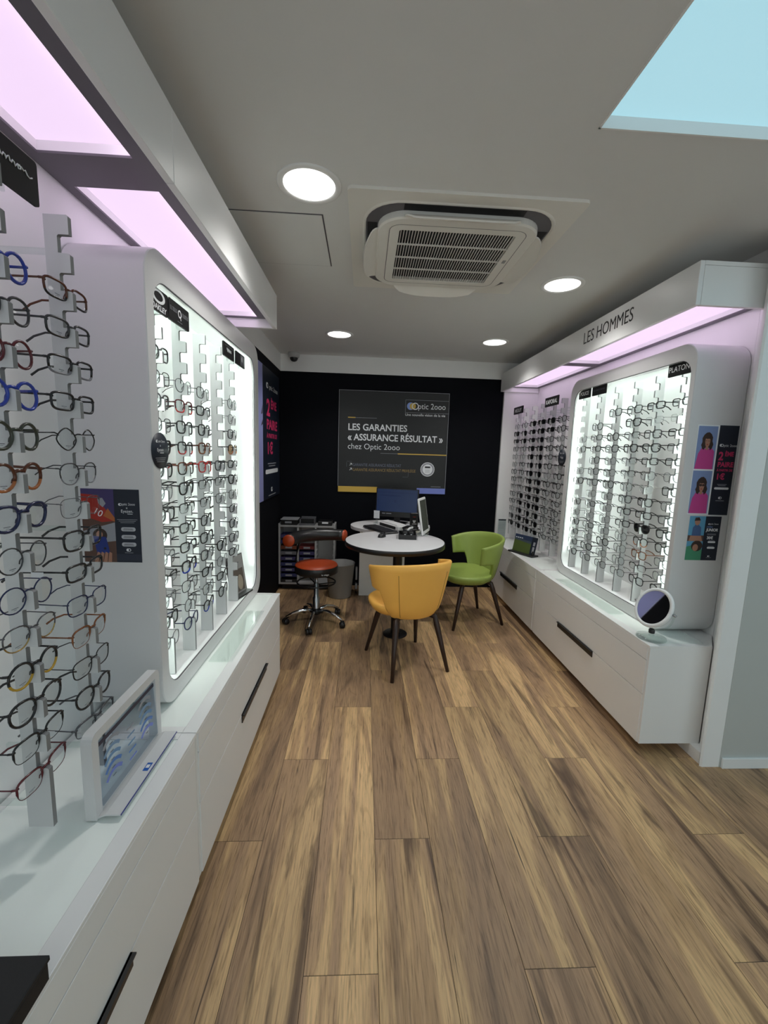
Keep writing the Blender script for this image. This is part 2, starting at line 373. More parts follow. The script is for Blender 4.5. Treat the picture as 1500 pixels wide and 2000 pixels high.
# ------------------------------------------------------------------ lit cabinets
def lightbox(label, xf, xb, y0, y1, z0, z1, oy0, oy1, oz0, oz1):
    s = 1 if xf > xb else -1
    t = thing('lit_display_cabinet', label, 'display cabinet', (0, 0, 0), 0, 'lit eyewear cabinets standing on the counters')
    out = rrpts(y0, z0, y1, z1, .10); out2 = rrpts(y0 + .003, z0 + .003, y1 - .003, z1 - .003, .098); op = rrpts(oy0, oz0, oy1, oz1, .082)
    inn = rrpts(y0 + .014, oz0 + .0, y1 - .014, z1 - .014, .09)
    P = lambda loop, x: [(x, a, b) for a, b in loop]
    mb = MB(); lip = xf - s * .018
    ls = [P(out, xb), P(out, xf - s * .003), P(out2, xf), P(op, xf), P(op, lip), P(inn, lip), P(inn, xb + s * .006)]
    if s < 0: ls = [l[::-1] for l in ls]
    mb.loops(ls[:2], 0, True); mb.loops(ls[1:3], 0, True); mb.loops(ls[2:4], 0, False); mb.loops(ls[3:5], 1, True); mb.loops(ls[4:6], 1, False); mb.loops(ls[5:7], 1, True)
    obj('shell', mb, [shell, inner], t)
    op2 = rrpts(oy0 + .003, oz0 + .003, oy1 - .003, oz1 - .003, .079); gk = MB(); gl = [P(op, xf - s * .0012), P(op2, xf - s * .002), P(op2, xf - s * .006)]
    gk.loops([l[::s] for l in gl], 0, False); obj('gasket', gk, rail, t)
    pp = MB(); pp.prism(inn, xb, xb + s * .006, 'x'); obj('back_panel', pp, shell, t)
    x1, x2 = lip - s * .004, lip - s * .016
    for a, b in (((y0 + .016, oz0 + .12), (y0 + .022, oz1 - .10)), ((y1 - .022, oz0 + .12), (y1 - .016, oz1 - .10))):
        obj('led_or_added_strip', MB().box((x1, a[0], a[1]), (x2, b[0], b[1])), ledm, t)
    obj('led_or_added_strip', MB().box((x1, y0 + .12, z1 - .024), (x2, y1 - .12, z1 - .018)), ledm, t)
    return t
lightbox('white lit cabinet on left wall with a dark blue poster on its side', -.662, XL + .004, 1.355, 2.70, ZT, 2.112, 1.405, 2.615, .656, 2.022)
lightbox('white lit cabinet on the right wall below the LES HOMMES canopy', 1.598, XR - .004, 2.035, 3.285, ZT, 2.092, 2.065, 3.225, .658, 2.012)

# ------------------------------------------------------------------ canopies
ZU, CB, CT = 2.248, 2.199, 2.385
def canopy(label, xf, xw, y0, y1, joint, openings, ends):
    s = 1 if xf > xw else -1
    t = thing('light_canopy', label, 'canopy', (0, 0, 0), 0, 'wall canopies with lilac light panels')
    for a, b in ((y0, joint - .001), (joint + .001, y1)):
        obj('fascia', MB().box((xf, a, CB), (xf - s * .022, b, CT), bev=.0015), satin, t)
    obj('top_board', MB().box((xf - s * .022, y0, CT - .018), (xw, y1, CT)), white, t)
    for e in ends:
        a, b = (e, e + .02) if e == y0 else (e - .02, e)
        obj('end_board', MB().box((xf - s * .023, a, CB), (xw, b, CT - .019), bev=.001), white, t)
    ox0, ox1 = xf - s * .10, xw + s * .032
    fr = MB(); ys = [y0 + .02]
    fr.box((xf - s * .023, y0 + .02, ZU), (ox0, y1 - .02, ZU + .006)); fr.box((ox1, y0 + .02, ZU), (xw, y1 - .02, ZU + .006))
    e = [y0 + .02] + sum([list(o) for o in openings], []) + [y1 - .02]
    for i in range(0, len(e), 2): fr.box((ox0, e[i], ZU), (ox1, e[i + 1], ZU + .006))
    obj('underside_frame', fr, rail, t)
    for a, b in openings:
        rec = MB()
        rec.box((ox0 + s * .004, a, ZU + .006), (ox0, b, ZU + .035)); rec.box((ox1, a, ZU + .006), (ox1 - s * .004, b, ZU + .035))
        rec.box((ox0, a - .004, ZU + .006), (ox1, a, ZU + .035)); rec.box((ox0, b, ZU + .006), (ox1, b + .004, ZU + .035))
        obj('recess_frame', rec, white, t)
        obj('led_or_added_strip', MB().box((ox0 - s * .0005, a + .02, ZU + .010), (ox0 - s * .002, b - .02, ZU + .018)), washm, t)  # added emitter hidden on the fascia side, brightens the wall below
        obj('light_panel', MB().box((ox0, a, ZU + .030), (ox1, b, ZU + .036)), canm, t)
    return t
canopy('long white canopy with lilac light panels above the left wall displays', -.527, XL + .004, -.10, 2.60, 1.262, [(.0, 1.25), (1.392, 2.56)], (-.10, 2.60))
cr = canopy('white canopy with lilac light panels and LES HOMMES lettering', 1.457, XR - .004, 1.909, 4.604, 3.31, [(1.965, 3.36), (3.45, 4.56)], (1.909, 4.604))
text('LES HOMMES', cr, frame_mat((1.457, 2.892, 2.268), (0, -1, 0), (0, 0, 1)), 0, 0, .107, black, sx=.86, z=.0008, bold=-.004, ext=.0005)
# end board at the far side of the right hand display
struct('wall_niche_end', MB().box((1.50, 4.604, ZT), (XR, YB, CT)), wallw)

# ------------------------------------------------------------------ display posts
NT, PITCH_T, TH = 16, .0787, .040
def post_mesh(depth=.052, base_h=.14, top_extra=.012):
    pts = [(0, 0), (depth, 0)]; body = .027; z = base_h
    pts += [(depth, z - .003), (depth - .003, z)]
    for i in range(1, NT):
        zt = base_h + PITCH_T * i; zb = zt - TH
        pts += [(body, zb - (PITCH_T - TH) + .0015), (body, zb - .003), (body + .003, zb), (depth, zb), (depth, zt - .003), (depth - .003, zt)]
    pts += [(0, base_h + PITCH_T * (NT - 1))]
    mb = MB(); n = len(pts); vs = [(a, -.0055, b) for a, b in pts] + [(a, .0055, b) for a, b in pts]
    mb.add(vs, [tuple(range(n)), tuple(range(2 * n - 1, n - 1, -1))], 0); mb.add(vs, [((i + 1) % n, i, n + i, n + (i + 1) % n) for i in range(n)], 1)
    return mb.mesh('post', [postm, pedge])
PM = post_mesh()
ORD = ['top', 'second', 'third', 'fourth', 'fifth', 'sixth', 'seventh', 'eighth', 'ninth', 'tenth', 'eleventh', 'twelfth', 'thirteenth', 'fourteenth', 'fifteenth', 'sixteenth']
ORDN = ['nearest', 'second nearest', 'third nearest', 'fourth nearest', 'fifth nearest', 'farthest']

# ------------------------------------------------------------------ spectacles
FR = {  # frame colours
    'black': mat('frame_black', (.010, .010, .011), .25), 'charcoal': mat('frame_charcoal', (.035, .036, .04), .35),
    'brown': mat('frame_brown', (.10, .028, .012), .25), 'tortoise': mat('frame_tortoise', (.20, .065, .02), .22, noise=.8, nscale=90),
    'amber': mat('frame_amber', (.40, .13, .04), .2, noise=.4, nscale=40), 'navy': mat('frame_navy', (.012, .018, .07), .25), 'blue': mat('frame_blue', (.02, .05, .36), .2),
    'red': mat('frame_red', (.42, .02, .02), .25), 'burgundy': mat('frame_burgundy', (.10, .012, .018), .25), 'grey': mat('frame_grey', (.20, .20, .22), .25),
    'olive': mat('frame_olive', (.045, .05, .035), .3), 'gunmetal': mat('frame_gunmetal', (.12, .12, .13), .3, metal=.8), 'gold': mat('frame_gold', (.50, .34, .12), .25, metal=.9),
    'clear': mat('frame_pale', (.55, .55, .54), .15), 'yellow': mat('frame_yellow', (.50, .30, .03), .25)}
SHAPES = {'round': (.0235, .0225, 2.0, 0), 'panto': (.0245, .0215, 2.3, .10), 'rectangular': (.0265, .0165, 3.6, .05), 'square': (.0255, .0200, 3.2, .07), 'hexagonal': (.0245, .0220, 1.55, 0), 'wayfarer': (.0265, .0205, 2.9, .16), 'aviator': (.0275, .0235, 2.4, .22)}
GS = 1.13
def outline(shape, n=22, k=1.0):
    a, b, p, tp = SHAPES[shape]; pts = []; a *= GS; b *= GS
    for i in range(n):
        t = 2 * PI * i / n; c, s_ = math.cos(t), math.sin(t)
        x = a * k * math.copysign(abs(c) ** (2 / p), c); z = b * k * math.copysign(abs(s_) ** (2 / p), s_)
        pts.append((x * (1 + tp * z / b), z))
    return pts
GM = {}
def specs_meshes(shape, rim, c1, c2, lens):
    key = (shape, rim, c1, c2, lens)
    if key in GM: return GM[key]
    a, b, p, tp = SHAPES[shape]; a *= GS; b *= GS; br = .0095; zc = -.007; hw = br + 2 * a
    wy = lambda x: 1.3 * x * x
    r = {'thick': .0033, 'medium': .0027, 'thin': .0015, 'half': .0023, 'rimless': .0008}[rim]
    fr = MB(); mats = [FR[c1], FR[c2]]
    for sgn in (-1, 1):
        cx = sgn * (br + a); ol = outline(shape, 22)
        P = [(cx + sgn * x, wy(cx + sgn * x), zc + z) for x, z in ol]
        rr = [(r if z > -.2 * b else r * .35) if rim == 'half' else r for x, z in ol]
        if c2 != c1:
            up_ = [i for i in range(len(P)) if ol[i][1] >= -.1 * b]
            n = len(P)
            mi_tops = MB()
            k0 = 0
            Lt = [P[(i - 1) % n] for i in range(0, 13 + 1)]; Lb = [P[(i) % n] for i in range(12, n + 1)]
            fr.tube(Lt, r, 6, 0, up=(0, 1, 0)); fr.tube(Lb, r * .95, 6, 1, up=(0, 1, 0))
        else:
            fr.tube(P, rr, 6, 0, closed=True, up=(0, 1, 0))
        ex = sgn * (hw + .001)
        fr.tube([(sgn * (hw - .004), wy(hw), zc + b * .45), (ex + sgn * .002, wy(hw) + .001, zc + b * .55), (ex + sgn * .003, wy(hw) + .007, zc + b * .55)], max(r, .0012) * 1.05, 6, 0, up=(0, 0, 1))
        fr.tube([(sgn * (br + .001), .001, zc + .001), (sgn * (br - .0014), .007, zc - .005), (sgn * (br - .001), .008, zc - .012)], .0012, 5, 0)
    fr.tube([(-br - .003, 0, zc + b * .40), (-br * .4, -.001, zc + b * .52), (br * .4, -.001, zc + b * .52), (br + .003, 0, zc + b * .40)], max(r, .0011), 6, 0, up=(0, 1, 0))
    front = fr.mesh('front_frame', mats)
    ls = []
    for sgn in (-1, 1):
        cx = sgn * (br + a); ol = outline(shape, 22, .985)
        mb = MB(); pts = [(cx + sgn * x, wy(cx + sgn * x), zc + z) for x, z in ol]
        pts.append((cx, wy(cx) - .0015, zc)); n = len(ol)
        mb.add(pts, [(i, (i + 1) % n, n) for i in range(n)], 0, True); ls.append(mb.mesh('lens', {'clear': clear, 'dark': smoke, 'amber': amber}[lens]))
    ts = []
    for sgn in (-1, 1):
        x = sgn * (hw + .004); z = zc + b * .55; y0 = wy(hw) + .006
        mb = MB(); fl = 2.0 if rim in ('thick', 'medium', 'half') else 1.2
        mb.tube([(x, y0, z), (x, y0 + .05, z), (x - sgn * .003, y0 + .095, z - .001), (x - sgn * .006, y0 + .120, z - .012), (x - sgn * .008, y0 + .136, z - .026)],
                lambda q: (max(r * .8, .0010)) * (1.0 + .35 * q), 6, 0, flat=1.0 / fl, up=(0, 0, 1)); ts.append(mb.mesh('temple', FR[c1]))
    GM[key] = (front, ls, ts, zc + b * .50 - r); return GM[key]
rnd = random.Random(7)
def specs(style, tip, y, z, sgn, label, group, near=0):
    """sgn=+1: faces +X (left wall). tip = x of the tab tip, z = top of the tab"""
    shape, rim, c1, c2, lens = style
    front, ls, ts, zb = specs_meshes(*style)
    t = link('sunglasses' if lens == 'dark' else 'eyeglasses', None); tag(t, label, 'glasses', group)
    rz = (PI / 2 if sgn > 0 else -PI / 2) + rnd.uniform(-.05, .05)
    t.matrix_world = Matrix.Translation((tip - sgn * .011, y, z - zb + .0006)) @ Matrix.Rotation(rz, 4, 'Z') @ Matrix.Rotation(rnd.uniform(-.03, .05) , 4, 'X')
    link('front_frame', front, t)
    for m in ls: link('lens', m, t)
    for m in ts: link('temple', m, t)
    if near:
        a = SHAPES[shape][0] * GS; b = SHAPES[shape][1] * GS
        f = Flat(); x = -(.0095 + a)
        f.rect(x - .008, -.007 - b * .62, x + .008, -.007 - b * .62 + .0012, pdim, 0); f.rect(x - .003, -.007 - b * .62 - .003, x + .004, -.007 - b * .62 - .0022, pdim, 0)
        f.build('lens_print', t, Matrix(((1, 0, 0, 0), (0, 0, -1, .0002), (0, 1, 0, 0), (0, 0, 0, 1))))
        if near > 1: obj('price_tag', MB().box((-.0095 - 2 * a - .0056, .052, -.009), (-.0095 - 2 * a - .0050, .078, .004)), pwhite, t)
RIMW = {'thick': 'thick-rimmed ', 'medium': '', 'thin': 'thin ', 'half': 'half-rim ', 'rimless': 'rimless '}
def describe(st):
    shape, rim, c1, c2, lens = st
    sh = {'wayfarer': 'squarish', 'panto': 'rounded'}.get(shape, shape)
    c = c1 if c1 == c2 else c1 + ' and ' + c2
    c = 'pale' if c == 'clear' else c
    return f"{RIMW[rim]}{c} {sh} {'sunglasses' if lens == 'dark' else 'eyeglasses'}"
def bank(where, wshort, ys, tip, z0, sgn, styles, skip, bracket=None, slots=None):
    for pi_, y in enumerate(ys):
        on = ORDN[pi_] if pi_ < len(ys) - 1 else ('farthest' if len(ys) > 2 else 'farther')
        if len(ys) == 2: on = ('nearer', 'farther')[pi_]
        p = thing('display_post', f'pale grey notched eyewear post, {on} of {len(ys)} {where}', 'display post', (tip - sgn * .052, y, z0), 0, f'notched posts {where}')
        o = link('post', PM, p)
        if sgn < 0: o.rotation_euler = (0, 0, PI)
        if bracket:
            for zz in (.05, .62, 1.24):
                obj('bracket', MB().box((0, -.004, zz), (-sgn * bracket, .004, zz + .012)), acryl, p)
        k = 0
        for i in range(NT - 1, -1, -1):
            if (pi_, i) in skip: continue
            st = styles(pi_, i)
            if st is None: continue
            specs(st, tip, y + rnd.uniform(-.001, .001), z0 + .14 + PITCH_T * i, sgn, f"{describe(st)}, {ORD[k] + ' from top' if k else 'topmost'}, {on} post, {wshort}", f'eyewear {where}', (2 if i < 6 else 1) if 'near' in where else 0)
            k += 1
# near left wall: two posts, styles read from the photograph, top first
NEAR = {0: [('round', 'thick', 'blue', 'blue', 'clear'), ('panto', 'medium', 'charcoal', 'charcoal', 'clear'), ('round', 'medium', 'burgundy', 'burgundy', 'clear'), ('round', 'thick', 'blue', 'blue', 'clear'), ('round', 'thick', 'olive', 'olive', 'clear'), ('round', 'thick', 'brown', 'amber', 'clear'),
            ('panto', 'thick', 'navy', 'navy', 'clear'), ('round', 'thin', 'charcoal', 'charcoal', 'clear'), ('round', 'thin', 'navy', 'navy', 'clear'), ('panto', 'thin', 'gunmetal', 'gold', 'clear'), ('round', 'medium', 'black', 'yellow', 'clear'), ('panto', 'medium', 'black', 'black', 'clear'), ('square', 'half', 'black', 'black', 'clear'), ('square', 'half', 'burgundy', 'burgundy', 'clear')],
        1: [('rectangular', 'medium', 'brown', 'black', 'clear'), ('rectangular', 'medium', 'charcoal', 'black', 'clear'), ('rectangular', 'medium', 'black', 'grey', 'clear'), ('rectangular', 'medium', 'black', 'black', 'clear'), ('hexagonal', 'thin', 'black', 'black', 'clear'), ('panto', 'thin', 'charcoal', 'grey', 'clear'),
            ('square', 'rimless', 'gunmetal', 'gunmetal', 'clear'), ('square', 'medium', 'black', 'black', 'clear'), ('rectangular', 'medium', 'black', 'black', 'clear'), ('square', 'thin', 'navy', 'navy', 'clear'), ('square', 'half', 'tortoise', 'tortoise', 'clear'), ('square', 'thin', 'black', 'black', 'clear'), ('panto', 'medium', 'black', 'black', 'clear'), ('rectangular', 'half', 'gunmetal', 'gunmetal', 'clear')]}
def near_style(p, i):
    k = 13 - i
    return NEAR[p][k] if 0 <= k < 14 else None
bank('on the near left wall', 'near left wall', (.848, 1.028), -.657, .672, 1, near_style, set(), bracket=.190)
r3 = random.Random(21)
OPT = [('rectangular', 'medium', 'black', 'black', 'clear')] * 4 + [('square', 'medium', 'black', 'black', 'clear')] * 4 + [('panto', 'medium', 'black', 'black', 'clear')] * 3 + [('square', 'thin', 'black', 'black', 'clear')] * 3 + [('panto', 'thin', 'gunmetal', 'gunmetal', 'clear')] * 3 + \
      [('round', 'thin', 'charcoal', 'charcoal', 'clear')] * 2 + [('wayfarer', 'thick', 'black', 'black', 'clear')] * 3 + [('square', 'medium', 'charcoal', 'charcoal', 'clear')] * 2 + [('rectangular', 'half', 'black', 'black', 'clear')] * 2
LB_SPECIAL = {(1, 9): ('square', 'medium', 'black', 'red', 'clear'), (1, 11): ('square', 'medium', 'burgundy', 'red', 'clear'), (2, 8): ('square', 'medium', 'red', 'red', 'clear'), (1, 8): ('square', 'medium', 'brown', 'black', 'clear'), (2, 9): ('square', 'thick', 'brown', 'tortoise', 'clear'), (1, 7): ('wayfarer', 'thick', 'black', 'black', 'clear'),
              (1, 3): ('square', 'thick', 'black', 'blue', 'clear'), (1, 0): ('panto', 'medium', 'navy', 'navy', 'clear'), (2, 0): ('panto', 'medium', 'black', 'blue', 'clear'), (4, 9): ('panto', 'medium', 'black', 'amber', 'amber'), (4, 2): ('rectangular', 'medium', 'black', 'black', 'clear')}
LB_EMPTY = {(p, i) for p in range(5) for i in (14, 15)} | {(4, 0), (2, 13), (3, 13), (3, 12), (3, 11), (3, 10), (3, 5), (1, 13), (3, 9), (0, 14), (4, 1), (3, 4), (4, 13)} - {(0, 14)}
bank('inside the left lit cabinet', 'left lit cabinet', (1.512, 1.705, 1.904, 2.102, 2.30, 2.49)[:5], -.688, .657, 1, lambda p, i: LB_SPECIAL.get((p, i)) or r3.choice(OPT), LB_EMPTY)
p_extra = None
RB_SPECIAL = {(1, 12): ('rectangular', 'rimless', 'grey', 'grey', 'clear'), (0, 12): ('rectangular', 'thin', 'clear', 'clear', 'clear'), (1, 4): ('panto', 'thick', 'black', 'black', 'dark'), (1, 2): ('square', 'medium', 'tortoise', 'tortoise', 'clear'), (1, 3): ('panto', 'medium', 'black', 'amber', 'clear'), (1, 13): ('rectangular', 'thick', 'black', 'black', 'clear'), (1, 7): ('panto', 'thin', 'clear', 'clear', 'clear'), (0, 4): ('wayfarer', 'thick', 'black', 'black', 'clear')}
RB_EMPTY = {(p, i) for p in range(6) for i in (14, 15)} | {(5, 13), (5, 12), (4, 13), (5, 9), (5, 6), (3, 12)}
bank('inside the right lit cabinet', 'right lit cabinet', (2.172, 2.372, 2.562, 2.760, 2.960, 3.160), 1.636, .660, -1, lambda p, i: RB_SPECIAL.get((p, i)) or r3.choice(OPT), RB_EMPTY)
SUN = [('wayfarer', 'thick', 'black', 'black', 'dark'), ('aviator', 'thin', 'gunmetal', 'gunmetal', 'dark'), ('rectangular', 'thick', 'black', 'black', 'dark'), ('square', 'thick', 'black', 'black', 'dark'), ('wayfarer', 'medium', 'charcoal', 'charcoal', 'dark')]
def sun_style(p, i):
    k = 13 - i          # 0 = highest pair
    if p == 0: return r3.choice(OPT)
    if p == 1: return r3.choice(SUN) if k < 2 else r3.choice(OPT)
    if p in (2, 3): return r3.choice(SUN)
    if p == 4: return r3.choice(SUN) if k in (1, 2) or k > 8 else r3.choice(OPT)
    return r3.choice(SUN) if k in (1, 2) or k > 11 else r3.choice(OPT)
bank('on the far right wall', 'far right wall', (3.44, 3.64, 3.84, 4.04, 4.25, 4.46), 1.60, .672, -1, sun_style, {(p, i) for p in range(6) for i in (14, 15)}, bracket=.215)

# ------------------------------------------------------------------ logo signs above the posts
def sign(label, x, y, z, w, h, sgn, draw):
    t = thing('logo_sign', label, 'sign', (0, 0, 0), 0, 'small black logo signs above the posts')
    n = Vector((sgn, 0, 0)); M = frame_mat((x, y, z), (0, sgn, 0), (0, 0, 1))
    pl = MB(); pl.prism(rrpts(-w / 2, -h / 2, w / 2, h / 2, .006, 3), -.006, 0, 'z'); obj('plate', pl, mat('sign_black', (.008, .008, .009), .5, spec=.25), t, M)
    obj('clip', MB().box((-.008, -h / 2 - .012, -.006), (.008, -h / 2 + .004, -.012)), acryl, t, M)
    draw(t, M, w, h); return t
def word(s, size, dy=0.0, **k): return lambda t, M, w, h: text(s, t, M, 0, -size * .36 + dy, size, pwhite, 'CENTER', **k)
def oakley(t, M, w, h):
    f = Flat(); n = 28
    for i in range(n):
        a, b = 2 * PI * i / n, 2 * PI * (i + 1) / n
        f.poly([(.030 * math.cos(a), .012 + .014 * math.sin(a)), (.045 * math.cos(a), .012 + .022 * math.sin(a)), (.045 * math.cos(b), .012 + .022 * math.sin(b)), (.030 * math.cos(b), .012 + .014 * math.sin(b))], pwhite, .0009)
    f.build('emblem', t, M); text('OAKLEY', t, M, 0, -.031, .024, pwhite, 'CENTER', bold=.03, sx=1.1, shear=.15)
def marks(f, x0, x1, y, h, m, seed, z=.0009):      # writing too small to read: a row of letter-high strokes
    q = random.Random(seed); x = x0
    while x < x1 - .004:
        w = q.uniform(.004, .007)
        f.rect(x, y, x + .0014, y + h, m, z); k = q.choice((0, 1, 2))
        if k != 1: f.rect(x, y + h - .0014, x + w, y + h, m, z)
        if k != 0: f.rect(x, y, x + w, y + .0014, m, z)
        if q.random() < .6: f.rect(x + w - .0013, y, x + w, y + h, m, z)
        x += w + .0022
def q_logo(t, M, w, h):
    f = Flat(); f.ring(0, .003, .009, .014, pwhite, .0009); f.poly([(.004, -.007), (.008, -.005), (.011, -.017), (.007, -.018)], pwhite, .0009)
    marks(f, -.074, -.017, .0, .013, pgrey, 3); marks(f, .019, .074, .0, .013, pgrey, 4); f.rect(-.02, -.026, .02, -.0245, pgrey, .0009)
    f.build('emblem', t, M)['kind'] = 'stuff'
def faint(t, M, w, h):
    f = Flat(); marks(f, -.07, .07, -.005, .010, pdim, 5); f.build('lettering', t, M)['kind'] = 'stuff'
def squiggle(t, M, w, h):
    mb = MB(); mb.tube([(-.034 + .068 * i / 24, .002 + .010 * math.sin(i * 1.25) * (1 - .4 * i / 24), .001) for i in range(25)], .0011, 5); obj('lettering', mb, pwhite, t, M)
    f = Flat(); f.rect(-.068, .020, .068, .0215, pgrey, .0009); f.build('edge_line', t, M)
def picture(t, M, w, h):
    f = Flat(); f.rect(0, -.028, .074, .028, pgrey, .0009); f.ell(.024, .008, .010, .013, pwhite, .0011); f.poly([(.004, -.028), (.060, -.028), (.046, -.008), (.018, -.006)], pdim, .0011); f.build('print', t, M)
def lennon(t, M, w, h):
    mb = MB()
    word_ = [(-.052, .012), (-.044, .010), (-.040, .016), (-.045, .019), (-.049, .012), (-.044, .004), (-.036, .004)]
    for k in range(3):
        x = -.034 + .022 * k
        if k == 1 or k == 0 or k == 2: word_ += [(x + .001, .008), (x + .005, .011), (x + .008, .004), (x + .011, .003), (x + .014, .009), (x + .018, .008), (x + .020, .002)]
    word_ += [(.036, .009), (.042, .010), (.044, .004), (.038, .002), (.036, .007), (.046, .009), (.052, .006), (.056, .009), (.061, .003), (.067, .001), (.074, .005)]
    for pts in (word_, [(-.076, .030), (-.070, .018), (-.067, .002), (-.064, .014), (-.054, .036)], [(-.066, .006), (-.058, .008), (-.052, .012)]):
        mb.tube([(a * .92, b, .001) for a, b in pts], .0013, 5)
    obj('lettering', mb, pwhite, t, M)['kind'] = 'stuff'
sign('black sign with white handwritten signature on near left post', -.660, .862, 2.005, .168, .082, 1, lennon)
sign('black sign with oval ring emblem at near end of left lit cabinet', -.6815, 1.480, 1.972, .136, .072, 1, oakley)
sign('black sign with white Q between two words in left lit cabinet', -.679, 1.632, 1.972, .166, .072, 1, q_logo)
sign('black sign with white script squiggle above the fourth nearest post of left lit cabinet', -.679, 2.192, 1.975, .165, .066, 1, squiggle)
sign('black sign with grey portrait picture at far end of left lit cabinet', -.679, 2.385, 1.975, .160, .066, 1, picture)
sign('black sign reading PLATON at near end of right lit cabinet', 1.617, 2.176, 1.985, .158, .074, -1, word('PLATON', .040, sx=.95))
sign('blank looking black sign with faint letters beside the POLICE sign', 1.617, 2.925, 1.985, .175, .068, -1, faint)
sign('black sign reading POLICE at far end of right lit cabinet', 1.617, 3.117, 1.985, .160, .070, -1, word('POLICE', .036, bold=.02))
sign('black sign reading KAPORAL above the sunglasses on far right wall', 1.585, 3.60, 1.985, .26, .078, -1, word('KAPORAL', .050, bold=.012))
sign('black sign reading MEDLEY at far end of right wall', 1.578, 4.36, 1.985, .26, .072, -1, word('MEDLEY', .050, bold=.012))

# ------------------------------------------------------------------ ceiling fittings
DL = 0
for x, y, lab in ((-.233, 1.765, 'round recessed ceiling light beside the air conditioner, the largest in view'), (1.129, 2.55, 'round recessed ceiling light near the right canopy, right of the air conditioner'), (-.239, 3.80, 'round recessed ceiling light near the dome camera by the dark back wall'), (1.129, 3.83, 'round recessed ceiling light by the back wall above the green chair')):
    t = thing('ceiling_light', lab, 'ceiling light', (x, y, ZC), 0, 'round recessed ceiling lights')
    obj('trim_ring', MB().lathe([(.122, 0), (.122, -.004), (.117, -.007), (.100, -.006), (.097, -.002), (.097, .0)], 40), white, t)
    obj('diffuser', MB().lathe([(.0, -.003), (.098, -.003)], 40, cap0=False), downm, t)
    ld = bpy.data.lights.new('lamp', 'SPOT'); ld.energy = W_SPOT; ld.spot_size = math.radians(128); ld.spot_blend = .75; ld.shadow_soft_size = .09; ld.color = C_DOWN
    lo_ = link('lamp', ld, t); lo_.location = (0, 0, -.012)
t = thing('security_camera', 'small white dome camera with dark lens under the ceiling in the back corner', 'security camera', (-.752, 4.56, ZC))
obj('housing', MB().lathe([(.0, 0), (.058, 0), (.060, -.02), (.055, -.045), (.044, -.052), (.0, -.052)], 24), mat('grey_white_plastic', (.45, .45, .44), .5), t)
obj('dome', MB().lathe([(.042, -.050), (.040, -.066), (.030, -.082), (.014, -.090), (.0, -.092)], 20), black, t)

def air_conditioner():
    t = thing('air_conditioner', 'white ceiling cassette air conditioner with open flaps and slatted grille', 'air conditioner', (.388, 2.225, ZC))
    h = .476
    obj('cover_plate', MB().prism(rrpts(-h, -h, h, h, .02, 4), -.012, 0), acw, t)
    obj('air_channel', MB().loops([[(x, y, -.0125) for x, y in rrpts(-.405, -.405, .405, .405, .16, 8)], [(x, y, -.0125) for x, y in rrpts(-.335, -.335, .335, .335, .11, 8)]], 0, False), rail, t)
    rim = MB()
    lo = [rrpts(-q, -q, q, q, rr, 8) for q, rr in ((.418, .165), (.412, .165), (.405, .16))]
    rim.loops([[(x, y, -.012) for x, y in lo[0]], [(x, y, -.018) for x, y in lo[1]], [(x, y, -.0126) for x, y in lo[2]]]); obj('outlet_rim', rim, acw, t)
    cen = MB(); r0 = rrpts(-.352, -.352, .352, .352, .12, 8); r1 = rrpts(-.345, -.345, .345, .345, .115, 8); r2_ = rrpts(-.258, -.258, .258, .258, .012, 8)
    cen.loops([[(x, y, -.012) for x, y in r0], [(x, y, -.036) for x, y in r0], [(x, y, -.042) for x, y in r1], [(x, y, -.042) for x, y in r2_], [(x, y, -.0215) for x, y in r2_]], 0, False); obj('centre_panel', cen, acw, t)
    g = MB()
    for q0, q1 in ((.300, .303),):
        a = rrpts(-q0, -q0, q0, q0, .05, 6); b = rrpts(-q1, -q1, q1, q1, .053, 6)
        g.loops([[(x, y, -.0423) for x, y in a], [(x, y, -.0423) for x, y in b]], 0, False)
    obj('seam', g, rail, t)
    obj('filter', MB().box((-.258, -.258, -.026), (.258, .258, -.022)), blackm, t)
    sl = MB()
    for i in range(40):
        x = -.25 + .5 * i / 39; sl.box((x - .0014, -.258, -.041), (x + .0014, .258, -.036))
    so = obj('grille_slats', sl, acw, t); so['kind'] = 'stuff'
    for i in range(3): obj('grille_bar', MB().box((-.258, -.129 + .129 * i - .003, -.0415), (.258, -.129 + .129 * i + .003, -.0355)), acw, t)
    for k, (dx, dy) in enumerate(((0, 1), (0, -1), (1, 0), (-1, 0))):
        rz = [0, PI, -PI / 2, PI / 2][k]
        fl_ = MB(); n = 12; top = []; rows = []
        for j in range(5):
            v = j / 4; row = []
            for i in range(n + 1):
                u = -1 + 2 * i / n; wdt = .245 * (1 - .16 * v ** 2)
                row.append((u * wdt, .075 * v * (1 - .35 * abs(u) ** 3), .006 * math.sin(PI * v)))
            rows.append(row)
        low = [[(x, y, z - .006) for x, y, z in r] for r in rows]
        fl_.loops(rows, 0, True, False); fl_.loops([r[::-1] for r in low], 0, True, False)
        edge = rows[0] + [r[-1] for r in rows[1:]] + rows[-1][::-1][1:] + [r[0] for r in rows[1:-1]][::-1]; el = low[0] + [r[-1] for r in low[1:]] + low[-1][::-1][1:] + [r[0] for r in low[1:-1]][::-1]
        fl_.loops([el, edge], 0, True)
        tilt = 1.0
        M = Matrix.Rotation(rz, 4, 'Z') @ Matrix.Translation((0, .350, -.030)) @ Matrix.Rotation(-tilt * .50, 4, 'X')
        obj('louver_flap', fl_, acw, t, M)
        ch = MB(); ch.box((-.25, .356, -.0132), (.25, .398, -.0128)); obj('air_outlet', ch, blackm, t, Matrix.Rotation(rz, 4, 'Z'))
    obj('release_tab', MB().box((.275, -.03, -.044), (.290, .0, -.0415)), mat('tab_grey', (.3, .3, .3), .5), t)
    return t
air_conditioner()

